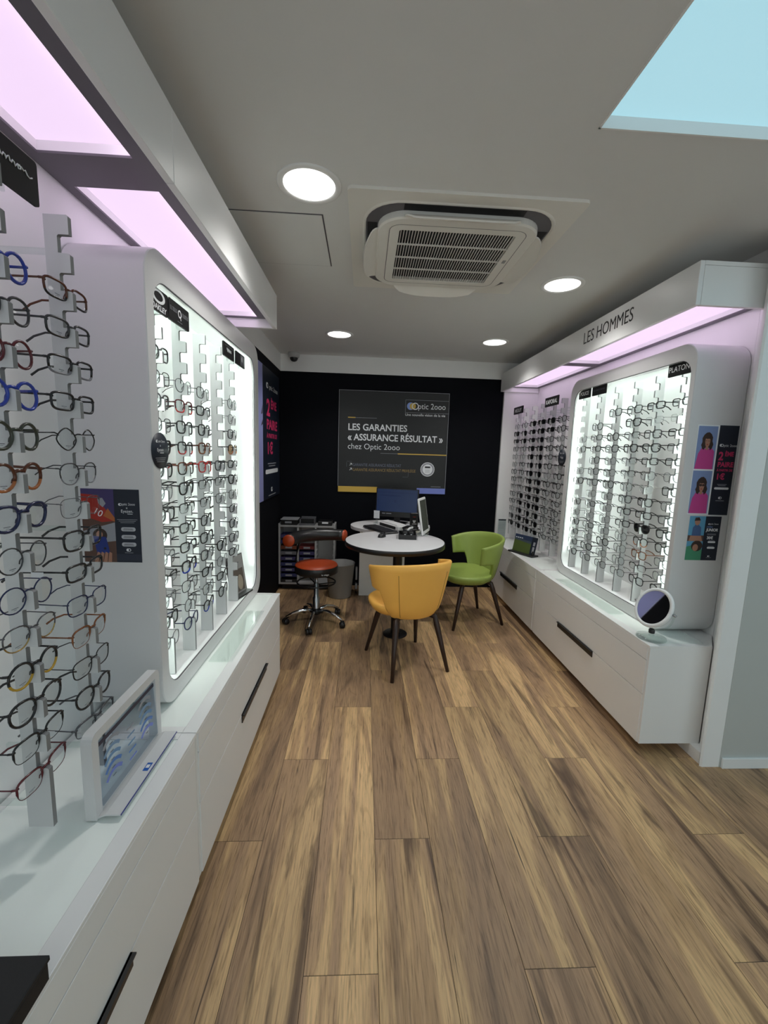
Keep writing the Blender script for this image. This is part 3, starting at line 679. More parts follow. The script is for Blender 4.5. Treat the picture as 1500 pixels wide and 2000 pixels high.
# ------------------------------------------------------------------ posters and prints
def circles(f, cx, cy_, r, m1, m2, m3, z):
    f.ell(cx, cy_, r, r, m1, z); f.ell(cx + r * .95, cy_, r, r, m2, z + .0002); f.ell(cx + r * .95, cy_, r * .62, r * .62, m3, z + .0004)
t = thing('guarantee_poster', 'large black poster about guarantees on the dark back wall', 'poster', (0, 0, 0))
PW_, PH_ = 1.192, 1.092
M = frame_mat((-.2837, YB - .001, 1.0708), (1, 0, 0), (0, 0, 1)) 
obj('board', MB().box((0, 0, 0), (PW_, PH_, .012)), mat('poster_board', (.006, .0062, .0068), .5), t, M)
f = Flat(); z0 = .0126; b = .004
for q in ((0, 0, b, PH_), (PW_ - b, .06, PW_, PH_), (0, PH_ - b, PW_, PH_)): f.rect(*q, pgrey, z0)
f.rect(0, 0, .435, .062, pgold, z0); f.rect(.875, 0, PW_, .062, pblue, z0)
f.rect(.10, .80, .18, .810, pgold, z0); f.rect(.18, .803, .41, .806, pgrey, z0)
f.rect(.65, .425, PW_, .436, pgold, z0); f.rect(.46, .430, .65, .433, pgrey, z0)
for q in ((.715, .875, PW_ - b, .878), (.715, 1.008, PW_ - b, 1.011), (.715, .875, .718, 1.011)): f.rect(*q, pgrey, z0)
f.ell(.772, .945, .040, .040, plblue, z0); f.ell(.795, .945, .034, .034, pgold, z0 + .0003); f.ring(.822, .945, .028, .038, pwhite, z0 + .0006)
f.ell(.985, .270, .078, .078, pwhite, z0); f.ring(.985, .270, .055, .072, pgrey, z0 + .0003); f.ell(.985, .270, .052, .052, pwhite, z0 + .0004); f.rect(.955, .285, 1.015, .303, inkblk, z0 + .0008)
for i in range(3): f.rect(.958, .262 - .014 * i, 1.012, .266 - .014 * i, pgrey, z0 + .0008)
f.rect(1.03, .078, 1.14, .082, pgrey, z0)
f.rect(.092, .275, .095, .325, pdim, z0); f.rect(.095, .333, .15, .336, pdim, z0); f.rect(.772, .185, .775, .235, pdim, z0); f.rect(.71, .178, .772, .181, pdim, z0)
for yy in (.292, .240): f.poly([(.125, yy), (.145, yy + .02), (.130, yy + .02), (.130, yy + .024), (.152, yy + .024), (.152, yy + .003), (.148, yy + .003), (.148, yy + .017), (.128, yy - .003)], pwhite, z0)
f.build('print', t, M)
text('ptic 2ooo', t, M, .852, .918, .086, pwhite, z=z0, sx=.90)
text('Une nouvelle vision de la vie', t, M, .715, .842, .038, pwhite, z=z0, bold=.008)
text('LES GARANTIES', t, M, .10, .672, .098, pwhite, z=z0, bold=.02, sx=.94)
text('« ASSURANCE RÉSULTAT »', t, M, .10, .565, .098, pwhite, z=z0, bold=.02, sx=.885)
text('chez Optic 2ooo', t, M, .10, .47, .088, pwhite, z=z0, sx=.95, bold=-.006)
text('GARANTIE ASSURANCE RÉSULTAT', t, M, .158, .285, .044, mat('print_slate', (.13, .14, .20), .5), z=z0, sx=.78)
text('GARANTIE ASSURANCE RÉSULTAT PRIVILÈGE', t, M, .158, .232, .044, pbrass, z=z0, sx=.78)

def promo(t, M, w, h, split, left, oa=0.0, ob=1.0):
    """dark half of the second pair poster with its pink lettering; split = where the dark half begins"""
    f = Flat(); z = .0016; Y = lambda p: h * (oa + ob * p); U = h * ob
    f.rect(split, 0, w, h, ink, z - .0004); left(f)
    d = w - split; cx = split + d / 2; T = .2254 * U; k = min(1.5, d / T); x = split + d * (.12 if k < 1.2 else .20)
    circles(f, x + T * .05, Y(.782), U * .0158, pwhite, pwhite, ink, z)
    f.rrect(split + d * .12, Y(.290), w - d * .12, Y(.315), U * .012, pwhite, z)
    for i in range(2): f.rect(split + d * (.25 + .05 * i), Y(.345 - .014 * i), w - d * (.25 + .05 * i), Y(.351 - .014 * i), pgrey, z)
    circles(f, cx - d * .04, Y(.195), U * .0135, pwhite, pwhite, ink, z)
    f.rect(cx - d * .22, Y(.160), cx + d * .22, Y(.166), pgrey, z)
    f.build('print', t, M)
    text('ptic 2ooo', t, M, x + T * .20 * k, Y(.768), T * .175, pwhite, z=z, sx=k)
    text('2', t, M, x, Y(.62), T * .56, ppink, z=z, bold=.035, sx=.9 * k); text('ÈME', t, M, x + T * .32 * k, Y(.665), T * .30, ppink, z=z, bold=.035, sx=.85 * k)
    text('PAIRE', t, M, x, Y(.545), T * .335, ppink, z=z, bold=.035, sx=.98 * k); text('À PARTIR DE', t, M, x, Y(.495), T * .155, ppink, z=z, bold=.03, sx=.92 * k)
    text('1€', t, M, x, Y(.405), T * .40, ppink, z=z, bold=.035, sx=k)
t = thing('promotion_poster', 'tall dark poster with pink lettering on the dark wall beyond the left cabinet', 'poster')
M = frame_mat((XL + .001, 3.55, 1.045), (0, 1, 0), (0, 0, 1))
obj('board', MB().box((0, 0, 0), (.955, 1.19, .010)), mat('print_pale', (.42, .45, .62), .5), t, M)
promo(t, M @ Matrix.Translation((0, 0, .0095)), .955, 1.19, .24, lambda f: (f.rect(.004, 0, .24, 1.19, mat('print_lilac', (.30, .32, .62), .5), .0008), f.poly([(.17, .66), (.235, .72), (.235, .68)], phair, .0012), f.poly([(.18, .76), (.235, .85), (.225, .77)], phair, .0012)), -.201, 1.37)

t = thing('promotion_poster', 'poster of a woman in pink sweater and second pair offer on right cabinet side', 'poster')
M = frame_mat((1.645, 2.0345, 1.242), (1, 0, 0), (0, 0, 1)); pw, ph = .213, .448
obj('sheet', MB().box((0, 0, 0), (pw, ph, .0008)), pwhite, t, M)
def woman(f, x0, y0, x1, y1, shades):
    z = .0012; w, h = x1 - x0, y1 - y0
    f.rect(x0, y0, x1, y1, psky, z)
    f.poly([(x0 + .02 * w, y0), (x1 - .04 * w, y0), (x1 - .06 * w, y0 + .42 * h), (x0 + .78 * w, y0 + .50 * h), (x0 + .5 * w, y0 + .47 * h), (x0 + .28 * w, y0 + .50 * h), (x0 + .12 * w, y0 + .36 * h)], pmag, z + .0002)
    H = lambda u, v: (x0 + u * w, y0 + v * h)
    f.poly([H(.30, .47), (H(.22, .56)), H(.27, .63), H(.25, .72), H(.33, .80), H(.45, .85), H(.58, .86), H(.70, .82), H(.79, .74), H(.78, .66), H(.85, .58), H(.80, .49), H(.70, .44), H(.66, .50), H(.44, .50), H(.38, .45)], phair, z + .0003)
    f.poly([H(.44, .56), H(.49, .52), H(.58, .52), H(.64, .56), H(.67, .64), H(.66, .71), H(.42, .71), H(.41, .64)], pskin, z + .0004); f.poly([H(.48, .54), H(.60, .54), H(.62, .47), H(.54, .44), H(.46, .47)], pskin, z + .00035)
    f.poly([H(.38, .69), H(.44, .725), H(.52, .70), H(.60, .72), H(.70, .68), H(.68, .80), H(.42, .80)], phair, z + .0005)
    if shades: f.ell(*H(.48, .665), .07 * w, .030 * h, phair, z + .0005); f.ell(*H(.61, .665), .06 * w, .030 * h, phair, z + .0005)
    else: f.rect(*H(.43, .655), *H(.51, .665), phair, z + .0005); f.rect(*H(.56, .655), *H(.64, .665), phair, z + .0005)
    f.ell(*H(.54, .575), .05 * w, .010 * h, pred, z + .0005)
promo(t, M, pw, ph, .112, lambda f: (woman(f, .004, .230, .104, .442, False), woman(f, .004, .006, .104, .222, True)))
t = thing('junior_poster', 'small poster with two seated people and JUNIOR lettering on right cabinet side', 'poster')
M = frame_mat((1.664, 2.0345, 1.004), (1, 0, 0), (0, 0, 1)); pw, ph = .168, .230
obj('sheet', MB().box((0, 0, 0), (pw, ph, .0008)), pwhite, t, M)
f = Flat(); z = .0012; sp_ = .085
f.rect(0, 0, sp_, ph, pcyan, z); f.rect(0, .100, sp_, .130, pbrown, z + .0001)
f.poly([(.020, .125), (.070, .125), (.066, .172), (.050, .186), (.034, .186), (.022, .170)], pdenim, z + .0003); f.ell(.043, .200, .014, .018, pskin, z + .0004); f.poly([(.026, .205), (.030, .222), (.050, .224), (.060, .208)], phair, z + .0005); f.poly([(.008, .100), (.080, .100), (.072, .128), (.014, .128)], pskin, z + .0004)
f.poly([(.0, 0), (sp_, 0), (sp_, .055), (.05, .085), (.0, .07)], pgreen, z + .0003); f.ell(.055, .075, .030, .028, phair, z + .0004); f.ell(.048, .066, .015, .018, pskin, z + .0005)
f.rect(sp_, 0, pw, ph, ink, z); circles(f, sp_ + .020, .190, .004, pwhite, pwhite, ink, z + .0003)
for yy in (.098, .068): f.rrect(sp_ + .026, yy - .006, pw - .016, yy + .003, .004, pwhite, z + .0003); f.rect(sp_ + .030, yy + .005, pw - .022, yy + .007, pgrey, z + .0003)
for i in range(2): f.rect(sp_ + .018, .138 - .005 * i, pw - .018, .140 - .005 * i, pgrey, z + .0003)
circles(f, sp_ + .038, .022, .004, pwhite, pwhite, ink, z + .0003); f.rect(sp_ + .028, .014, pw - .028, .0155, pgrey, z + .0003)
f.build('print', t, M)
text('ptic 2ooo', t, M, sp_ + .028, .1875, .011, pwhite, z=z + .0003); text('OFFRE', t, M, sp_ + .010, .171, .011, plblue, z=z + .0003); text('JUNIOR', t, M, sp_ + .010, .153, .020, pwhite, z=z + .0003, bold=.04, shear=.1, sx=.9); text('30€', t, M, sp_ + .018, .112, .020, pwhite, z=z + .0003, bold=.04)

t = thing('lens_poster', 'dark blue poster with phone photo and white pills on side of left cabinet', 'poster')
M = frame_mat((-.8565, 1.3545, 1.127), (1, 0, 0), (0, 0, 1)); pw, ph = .148, .236
obj('sheet', MB().box((-.03, 0, 0), (pw, ph, .0008)), ink, t, M)
f = Flat(); z = .0012; q = .070
f.rect(-.03, 0, q, ph, pbrown, z); f.poly([(-.03, .15), (-.03, ph), (q, ph), (q, .14)], ppurple, z + .0001)
f.poly([(-.03, .22), (.02, .216), (.03, .19), (q, .135), (.03, .13), (-.03, .15)], pred, z + .0002); f.poly([(.02, .205), (.035, .208), (.045, .19), (.035, .178), (.022, .19)], pgrey, z + .0004); f.poly([(.035, .15), (q, .132), (q, .145), (.05, .175)], porange, z + .0003)
f.poly([(-.03, .10), (q, .13), (q, .07), (.0, .06)], pgrey, z + .0001); f.ell(.022, .088, .022, .022, phair, z + .0003); f.ell(.020, .090, .010, .012, pskin, z + .0004); f.poly([(.0, .085), (.040, .082), (.050, .030), (.010, .028)], pphone, z + .0005); f.ell(.035, .045, .004, .004, inkblk, z + .0006)
for i in range(4): f.poly([(.0 + .014 * i, .0), (.012 + .014 * i, .0), (.020 + .012 * i, .030), (.012 + .012 * i, .034)], pskin, z + .0006)
circles(f, q + .017, .188, .004, pwhite, pwhite, ink, z + .0003)
for i, yy in enumerate((.1085, .0835, .0590)): f.rrect(q + .018, yy - .0065, pw - .015, yy + .0065, .006, mat('print_pill', (.48, .49, .52), .5), z + .0003); f.rect(q + .026, yy + .0008, pw - .024, yy + .0022, inkblk, z + .0005); f.rect(q + .024, yy - .0028, pw - .022, yy - .0014, inkblk, z + .0005)
for i in range(3): f.rect(q + .007 + .005 * i, .139 - .005 * i, pw - .008 - .005 * i, .1405 - .005 * i, pgrey, z + .0003)
circles(f, q + .036, .041, .005, pwhite, pwhite, ink, z + .0003); f.rect(q + .026, .031, pw - .026, .0325, pgrey, z + .0003); f.rect(q, .005, pw, .027, mat('print_band', (.02, .025, .045), .5), z + .0002)
f.rect(q + .040, .157, pw - .022, .1585, pwhite, z + .0003)
f.build('print', t, M)
text('10', t, M @ Matrix.Translation((.002, .160, 0)) @ Matrix.Rotation(-.5, 4, 'Z'), 0, 0, .030, pwhite, z=z + .0004)
text('ptic 2ooo', t, M, q + .026, .1855, .011, pwhite, z=z + .0003, sx=.9); text('x', t, M, q + .036, .174, .011, pwhite, z=z + .0003); text('Eyezen.', t, M, q + .020, .162, .014, pwhite, z=z + .0003, sx=.9)

for lab, p, xd, r in (('round navy sticker on near front edge of left lit cabinet', (-.6613, 1.405, 1.487), (0, 1, 0), .058), ('round navy sticker on far front edge of right lit cabinet', (1.5973, 3.345, 1.512), (0, -1, 0), .068)):
    t = thing('round_sticker', lab, 'sticker'); M = frame_mat(p, xd, (0, 0, 1))
    obj('disc', MB().lathe([(0, .0012), (r, .0012), (r, 0)], 32), ink, t, M)
    f = Flat(); k = r / .058
    circles(f, -.024 * k, .030 * k, .0045 * k, pwhite, pwhite, ink, .0018); f.rect(-.004 * k, -.008 * k, .022 * k, -.006 * k, pwhite, .0018)
    for i in range(3): f.rect((-.034 + .004 * i) * k, (-.024 - .006 * i) * k, (.034 - .004 * i) * k, (-.0225 - .006 * i) * k, pgrey, .0018)
    f.build('print', t, M)
    text('ptic 2ooo', t, M, -.012 * k, .0265 * k, .011 * k, pwhite, z=.0018); text('x', t, M, -.003 * k, .013 * k, .012 * k, pwhite, z=.0018); text('Eyezen', t, M, -.022 * k, -.002 * k, .015 * k, pwhite, z=.0018)

# ------------------------------------------------------------------ tub chairs
def tub_chair(label, leather, loc, rz):
    t = thing('tub_chair', label, 'chair', loc, rz, 'upholstered tub chairs around the table')
    # local frame: front +y. Shell = outer skin + inner skin of the back band, seat pan joined at the rear
    nA, nV = 48, 10
    TM = math.radians(103)
    def edge(th):      # height of the band's lower edge: low behind, rising over the arm cut-out
        a = abs(th); a0, a1 = math.radians(59), math.radians(74)
        k = min(1, max(0, (a - a0) / (a1 - a0))); k = k * k * (3 - 2 * k)
        return .400 + k * .185
    def topz(th): return .775 - .050 * (abs(th) / TM) ** 2 + .012 * math.cos(th)
    def rad(z): # half width by height: narrow at the base, flaring to the top
        q = (z - .405) / .37
        return .70 + .30 * min(1, max(0, q)) ** .5 + .055 * max(0, q) ** 2
    def pt(th, z, inset):
        rx, ry = .290 * rad(z) - inset, .262 * rad(z) - inset
        return (rx * math.sin(th) * (1 if abs(th) < PI / 2 else 1.0), -ry * math.cos(th) - .015 if abs(th) < PI / 2 else -ry * math.cos(th) * 1.15 - .015, z)
    mb = MB(); loops_ = []
    for i in range(nA + 1):
        th = -TM + 2 * TM * i / nA; zb, zt = edge(th), topz(th); sec = []
        endt = .012 if i in (0, nA) else 0
        for j in range(nV + 1):
            z = zb + (zt - zb) * j / nV; sec.append(pt(th, z, 0.0 + endt))
        sec.append(pt(th, zt + .010, .008)); sec.append(pt(th, zt + .010, .022))
        for j in range(nV, -1, -1):
            z = zb + (zt - zb) * j / nV; sec.append(pt(th, z, .030 - endt))
        sec.append(pt(th, zb - .008, .022)); sec.append(pt(th, zb - .008, .008))
        loops_.append(sec)
    mb.loops(loops_, 0, True, True, True, True)
    # seat pan: rounded plate, thick rolled edge
    n = 44
    def seat(r, z, sc):
        out = []
        for i in range(n):
            a = 2 * PI * i / n; c, s_ = math.cos(a), math.sin(a)
            px = (.266 - .055 * max(0, -s_)) * math.copysign(abs(c) ** .75, c); py = (.285 if s_ > 0 else .180) * math.copysign(abs(s_) ** .80, s_)
            dip = .018 * (1 - (sc) ** 2)
            out.append((px * sc, py * sc + .0, z - dip + .012 * max(0, -s_) * sc))
        return out
    mb.loops([seat(0, .395, .60), seat(0, .398, .80), seat(0, .418, .93), seat(0, .445, .99), seat(0, .462, .995), seat(0, .472, .96), seat(0, .474, .88), seat(0, .474, .6), seat(0, .474, .25), seat(0, .474, .02)], 0, True, True, True, True)
    so = obj('seat_shell', mb, leather, t)
    sm = MB()
    for th in (-math.radians(38), math.radians(38)):
        sm.tube([pt(th, .41 + .31 * i / 14, -.0004) for i in range(15)], .0016, 5)
    obj('seam', sm, mat('seam_' + leather.name, tuple(c * .25 for c in leather.node_tree.nodes['Principled BSDF'].inputs[0].default_value[:3]), .6), t)
    un = MB(); un.box((-.15, -.15, .383), (.15, .15, .397), bev=.004); obj('underframe', un, walnut, t)
    for sx_ in (-1, 1):
        for sy_ in (-1, 1):
            foot = Vector((sx_ * .213, sy_ * .247, 0)); top = Vector((sx_ * .150, sy_ * .145, .375)); knee = Vector((sx_ * .10, sy_ * .10, .386))
            lg = MB(); lg.tube([foot, foot.lerp(top, .5), foot.lerp(top, .85), top, knee], [.0125, .0175, .0215, .021, .014], 8); obj('leg', lg, walnut, t)
    return t
tub_chair('yellow leather tub chair with walnut legs standing at the round table', yel, (.334, 2.887, 0), math.atan2(.346, .938))
tub_chair('green leather tub chair with walnut legs beside the right counter', grn, (.984, 3.687, 0), math.atan2(.963, -.268))

# ------------------------------------------------------------------ orange saddle stool
t = thing('swivel_stool', 'orange seated swivel stool with black roll backrest and chrome castor base', 'stool', (-.392, 3.57, 0), 0)
obj('seat_side', MB().lathe([(0, .455), (.170, .455), (.186, .465), (.188, .515), (.182, .527)], 40), black, t)
obj('seat_pad', MB().lathe([(.183, .526), (.176, .535), (.09, .540), (0, .541)], 40), orange, t)
text('le siège', t, frame_mat((.060, -.1815, .478), (1, .33, 0), (0, 0, 1)), 0, 0, .022, pwhite, z=.004)
bt = [(.105 + .33 * math.sin(a), -.12 + .33 * math.cos(a), .752) for a in [math.radians(-86 + 108 * i / 16) for i in range(17)]]
obj('backrest', MB().tube(bt, lambda q: .050 + .006 * math.sin(PI * q), 16, up=(0, 0, 1)), black, t)
for k in (0, -1):
    p = Vector(bt[k]); d = (p - Vector(bt[1 if k == 0 else -2])).normalized()
    M = Matrix.Translation(p) @ d.to_track_quat('Z', 'Y').to_matrix().to_4x4()
    obj('end_cap', MB().lathe([(.051, -.004), (.051, .006), (.044, .014), (0, .016)], 24), orange, t, M)
obj('back_support', MB().tube([(-.04, .06, .450), (-.17, .19, .44), (-.215, .235, .50), (-.195, .21, .62), (-.165, .19, .71)], .011, 8), black, t)
obj('column', MB().lathe([(.030, .10), (.030, .23), (.022, .235), (.022, .36), (.014, .365), (.014, .44), (.05, .455)], 20), steel, t)
ring = MB(); ring.tube([(.165 * math.cos(2 * PI * i / 32), .165 * math.sin(2 * PI * i / 32), .37) for i in range(32)], .007, 8, closed=True)
for a in (0, 2.1, 4.2): ring.tube([(.02 * math.cos(a), .02 * math.sin(a), .35), (.165 * math.cos(a), .165 * math.sin(a), .37)], .005, 6)
obj('height_ring', ring, black, t)
obj('hub', MB().lathe([(0, .135), (.034, .135), (.044, .115), (.044, .085), (0, .08)], 20), black, t)
for i in range(5):
    a = math.radians(-97 + 72 * i); c, s_ = math.cos(a), math.sin(a)
    obj('star_arm', MB().tube([(.03 * c, .03 * s_, .110), (.12 * c, .12 * s_, .118), (.20 * c, .20 * s_, .095), (.258 * c, .258 * s_, .062)], [.020, .018, .015, .013], 8, flat=.8), chrome, t)
    M = Matrix.Translation((.262 * c, .262 * s_, 0)) @ Matrix.Rotation(a + .6, 4, 'Z')
    w = MB(); w.lathe([(0, -.024), (.024, -.024), (.026, -.018), (.026, -.006), (.020, -.004), (.020, .004), (.026, .006), (.026, .018), (.024, .024), (0, .024)], 18, M=Matrix.Translation((0, 0, .0265)) @ Matrix.Rotation(PI / 2, 4, 'X'))
    w.box((-.016, -.006, .03), (.016, .006, .062)); obj('caster', w, black, t, M)

# ------------------------------------------------------------------ consultation table
TZ = .79
t = thing('consultation_table', 'round white topped table with black edge on black pedestal', 'table', (.272, 3.41, 0))
obj('tabletop', MB().lathe([(0, TZ), (.405, TZ), (.409, TZ - .002)], 72), mat('white_table_laminate', (.72, .72, .73), .4), t)
obj('edge_band', MB().lathe([(.409, TZ - .002), (.414, TZ - .004), (.414, TZ - .040), (0, TZ - .040)], 72), black, t)
obj('pedestal', MB().lathe([(.038, .008), (.038, TZ - .04)], 24), bmetal, t, Matrix.Translation((.022, -.068, 0)))
obj('base_disc', MB().lathe([(0, 0), (.100, 0), (.102, .006), (.096, .012), (.040, .016)], 36), bmetal, t, Matrix.Translation((.022, -.068, 0)))
t = thing('rear_desk', 'oval white desk top on white panel base behind the round table', 'desk', (.28, 4.17, 0))
el = [(.40 * math.cos(2 * PI * i / 48), .33 * math.sin(2 * PI * i / 48)) for i in range(48)]
obj('desk_top', MB().prism(el, TZ - .036, TZ - .006), MATS['white_table_laminate'], t)
obj('panel_base', MB().box((-.305, .12, 0), (.17, .40, TZ - .036), bev=.002), white, t)
# things on the table
t = thing('monitor', 'black flat monitor showing a dim blue screen on the desk', 'monitor', (.345, 4.27, TZ - .006), -.32)
Mm = Matrix.Translation((0, 0, .20)) @ Matrix.Rotation(-.10, 4, 'X')
obj('casing', MB().box((-.225, 0, -.13), (.225, .03, .165), bev=.004), black, t, Mm)
f = Flat(); f.rect(-.213, -.075, .213, .155, mat('screen_blue', (.004, .006, .014), .3, emit=(.007, .014, .040), estr=1.0), 0)
sc_l = mat('screen_line', (.004, .006, .02), .3, emit=(.004, .008, .028), estr=1.0)
f.rect(-.213, .118, .213, .126, sc_l, .0004); f.rect(-.18, .085, .04, .095, sc_l, .0004); f.rect(-.03, .02, -.005, .045, sc_l, .0004); f.rect(-.20, -.02, -.192, .05, sc_l, .0004); f.rect(.03, -.03, .036, .0, sc_l, .0004)
f.build('screen', t, Mm @ Matrix(((1, 0, 0, 0), (0, 0, -1, -.0006), (0, 1, 0, 0), (0, 0, 0, 1))))
f = Flat(); f.rect(-.150, -.100, -.115, -.093, pgrey, 0); f.rect(-.105, -.100, -.05, -.093, pgrey, 0); f.build('marks', t, Mm @ Matrix(((1, 0, 0, 0), (0, 0, -1, -.0008), (0, 1, 0, 0), (0, 0, 0, 1))))
obj('stand', MB().box((-.03, .035, 0), (.03, .055, .17)).box((-.10, -.02, 0), (.10, .12, .010)), black, t)
t = thing('paper_note', 'small white printed card clipped to the lower left of monitor', 'card', (.142, 4.255, TZ - .006), -.32)
f = Flat()
obj('card', MB().box((-.03, 0, .055), (.030, .003, .135)), pwhite, t)
for i in range(6): f.rect(-.024, .122 - .011 * i, .022, .1235 - .011 * i, pgrey, 0)
f.build('print', t, Matrix(((1, 0, 0, 0), (0, 0, -1, -.0006), (0, 1, 0, 0), (0, 0, 0, 1))))
obj('foot', MB().box((-.03, -.02, 0), (.03, .03, .006)).box((-.01, .0, .006), (.01, .004, .06)), acryl, t)
t = thing('label_printer', 'low white document scanner with a black slot behind the keyboard', 'scanner', (.275, 4.00, TZ - .006), -1.06)
obj('body', MB().box((-.19, -.04, 0), (.19, .07, .052), bev=.01), white, t); obj('feed_slot', MB().box((-.14, -.043, .012), (.14, -.0395, .040)), blackm, t); obj('lid', MB().box((-.15, -.03, .052), (.15, .065, .058), bev=.002), white, t)
t = thing('keyboard', 'black keyboard lying on the white table', 'keyboard', (.165, 3.85, TZ), -1.06)
kb = MB(); kb.box((-.205, -.072, .001), (.205, .072, .016), bev=.004); obj('case', kb, black, t)
ks = MB()
for r in range(5):
    for c in range(15): ks.box((-.196 + .0262 * c, -.064 + .0262 * r, .016), (-.196 + .0262 * c + .0225, -.064 + .0262 * r + .0225, .022))
obj('keys', ks, mat('key_black', (.018, .018, .02), .5), t)
def ellipsoid(mb, c, r, n=16, m=8, half=False):
    prof = [(math.sin(PI * (.5 if half else 1) * i / m), math.cos(PI * (.5 if half else 1) * i / m)) for i in range(m + 1)]
    mb.loops([[(c[0] + r[0] * max(q, .001) * math.cos(2 * PI * k / n), c[1] + r[1] * max(q, .001) * math.sin(2 * PI * k / n), c[2] + r[2] * h_) for k in range(n)] for q, h_ in prof][::-1], 0, True, True, half, False)
t = thing('computer_mouse', 'small black mouse in front of the keyboard', 'mouse', (.168, 3.535, TZ), -.5)
mb = MB(); ellipsoid(mb, (0, 0, .001), (.030, .052, .034), half=True); obj('shell', mb, black, t); obj('wheel', MB().box((-.003, .014, .028), (.003, .030, .036), bev=.002), rail, t)
t = thing('instrument_case', 'open black case with optical measuring tool on the white table', 'case', (.388, 3.54, TZ), -.08)
cs = MB(); cs.box((-.075, -.10, 0), (.075, .10, .008)); cs.box((-.075, -.10, .008), (-.069, .10, .04)); cs.box((.069, -.10, .008), (.075, .10, .04)); cs.box((-.069, -.10, .008), (.069, -.094, .04)); cs.box((-.069, .094, .008), (.069, .10, .04)); obj('tray', cs, black, t)
for x in (-.022, .030):
    tb = MB(); tb.lathe([(0, -.06), (.026, -.06), (.028, -.05), (.028, .05), (.02, .06), (0, .06)], 16, M=Matrix.Translation((x, -.02, .036)) @ Matrix.Rotation(PI / 2, 4, 'X')); obj('tool_barrel', tb, bmetal, t)
    cp_ = MB(); cp_.lathe([(0, 0), (.008, 0), (.008, .004), (0, .005)], 12, M=Matrix.Translation((x, -.081, .034)) @ Matrix.Rotation(PI / 2, 4, 'X')); obj('tool_cap', cp_, pwhite, t)
obj('tool_handle', MB().tube([(.0, .0, .06), (.02, .03, .075), (.045, .06, .078)], .010, 8), white, t)
t = thing('tablet_display', 'white framed tablet leaning on edge beside the instrument case', 'tablet', (.566, 3.672, TZ), 1.18)
Mt = Matrix.Rotation(-.16, 4, 'X') @ Matrix.Rotation(.0, 4, 'Y')
obj('frame', MB().box((-.115, -.008, .012), (.115, .008, .335), bev=.006), white, t, Mt)
obj('screen', MB().box((-.098, -.0095, .045), (.098, -.0078, .315)), mat('dark_screen', (.10, .11, .09), .08, spec=.8), t, Mt)
obj('rest', MB().box((-.06, -.03, 0), (.06, .07, .012), bev=.003).box((-.03, .0, .012), (.03, .006, .12), M=Matrix.Translation((0, .05, 0)) @ Matrix.Rotation(.35, 4, 'X')), acryl, t)
t = thing('card_reader', 'black card terminal standing before the monitor', 'card reader', (.49, 3.94, TZ - .006), .1)
obj('body', MB().box((-.038, -.012, .012), (.038, .016, .165), bev=.006), black, t); obj('base', MB().box((-.05, -.05, 0), (.05, .05, .014), bev=.004), black, t)
f = Flat(); f.poly([(-.016, .094), (.016, .094), (.009, .070), (-.009, .070)], pwhite, 0); f.rect(-.022, .056, .024, .062, pwhite, 0); f.rect(-.012, .124, .014, .129, pred, 0)
f.build('emblem', t, Matrix(((1, 0, 0, 0), (0, 0, -1, -.0128), (0, 1, 0, 0), (0, 0, 0, 1))))
t = thing('phone_handset', 'black angled telephone stand behind the instrument case', 'telephone', (.425, 3.755, TZ), -.5)
obj('cradle', MB().box((-.05, -.045, 0), (.05, .045, .02), bev=.005), black, t); obj('handset', MB().tube([(-.07, .02, .03), (-.02, .02, .052), (.03, .02, .058), (.08, .02, .045)], .013, 8), black, t)
t = thing('document_pile', 'loose white papers lying behind the tablet', 'papers', (.545, 4.10, TZ - .006), -.3)
for i in range(3): obj('sheet', MB().box((-.105, -.148, .001 + .0012 * i), (.105, .148, .002 + .0012 * i), M=Matrix.Rotation(.09 * i, 4, 'Z')), pwhite, t)

# ------------------------------------------------------------------ waste bin, tray cabinet
t = thing('waste_bin', 'pale grey tapered waste bin on the floor beside the stool', 'bin', (-.222, 4.275, 0))
bn = MB(); bn.lathe([(0, .004), (.108, .004), (.112, 0), (.116, .006), (.150, .355), (.155, .360), (.146, .360), (.112, .012), (0, .012)], 36); obj('bucket', bn, mat('bin_grey', (.28, .28, .27), .5), t)
t = thing('tray_cabinet', 'white pigeonhole cabinet with coloured job trays against the back wall', 'cabinet', (-.893, 4.436, 0))
CW, CH, CD, CZ = .603, .665, .195, .066
bx = MB()
bx.box((0, 0, CZ), (.018, CD, CZ + CH)); bx.box((CW - .018, 0, CZ), (CW, CD, CZ + CH)); bx.box((.018, 0, CZ), (CW - .018, CD, CZ + .018)); bx.box((.018, 0, CZ + CH - .035), (CW - .018, CD, CZ + CH - .017)); bx.box((.018, CD - .008, CZ + .018), (CW - .018, CD, CZ + CH - .035))
for x in (.206, .394): bx.box((x - .009, .002, CZ + .018), (x + .009, CD - .008, CZ + CH - .035))
obj('carcass', bx, mat('cabinet_grey', (.42, .42, .42), .5), t)
obj('plinth', MB().box((.03, .05, 0), (CW - .03, CD, CZ)), blackm, t)
rg = MB()
for i in range(9):
    for x in (.403, .577): rg.box((x, .006, .15 + .058 * i), (x + .005, .17, .156 + .058 * i))
obj('runners', rg, MATS['cabinet_grey'], t)['kind'] = 'stuff'
tray_c = [mat('tray_violet', (.05, .042, .13), .5), mat('tray_blue', (.03, .035, .12), .5), mat('tray_orange', (.16, .045, .02), .5), mat('tray_grey', (.14, .14, .16), .5), mat('tray_black', (.008, .008, .01), .5), mat('tray_red', (.14, .02, .02), .5)]
COLN = ['violet', 'blue', 'orange', 'grey', 'black', 'red']
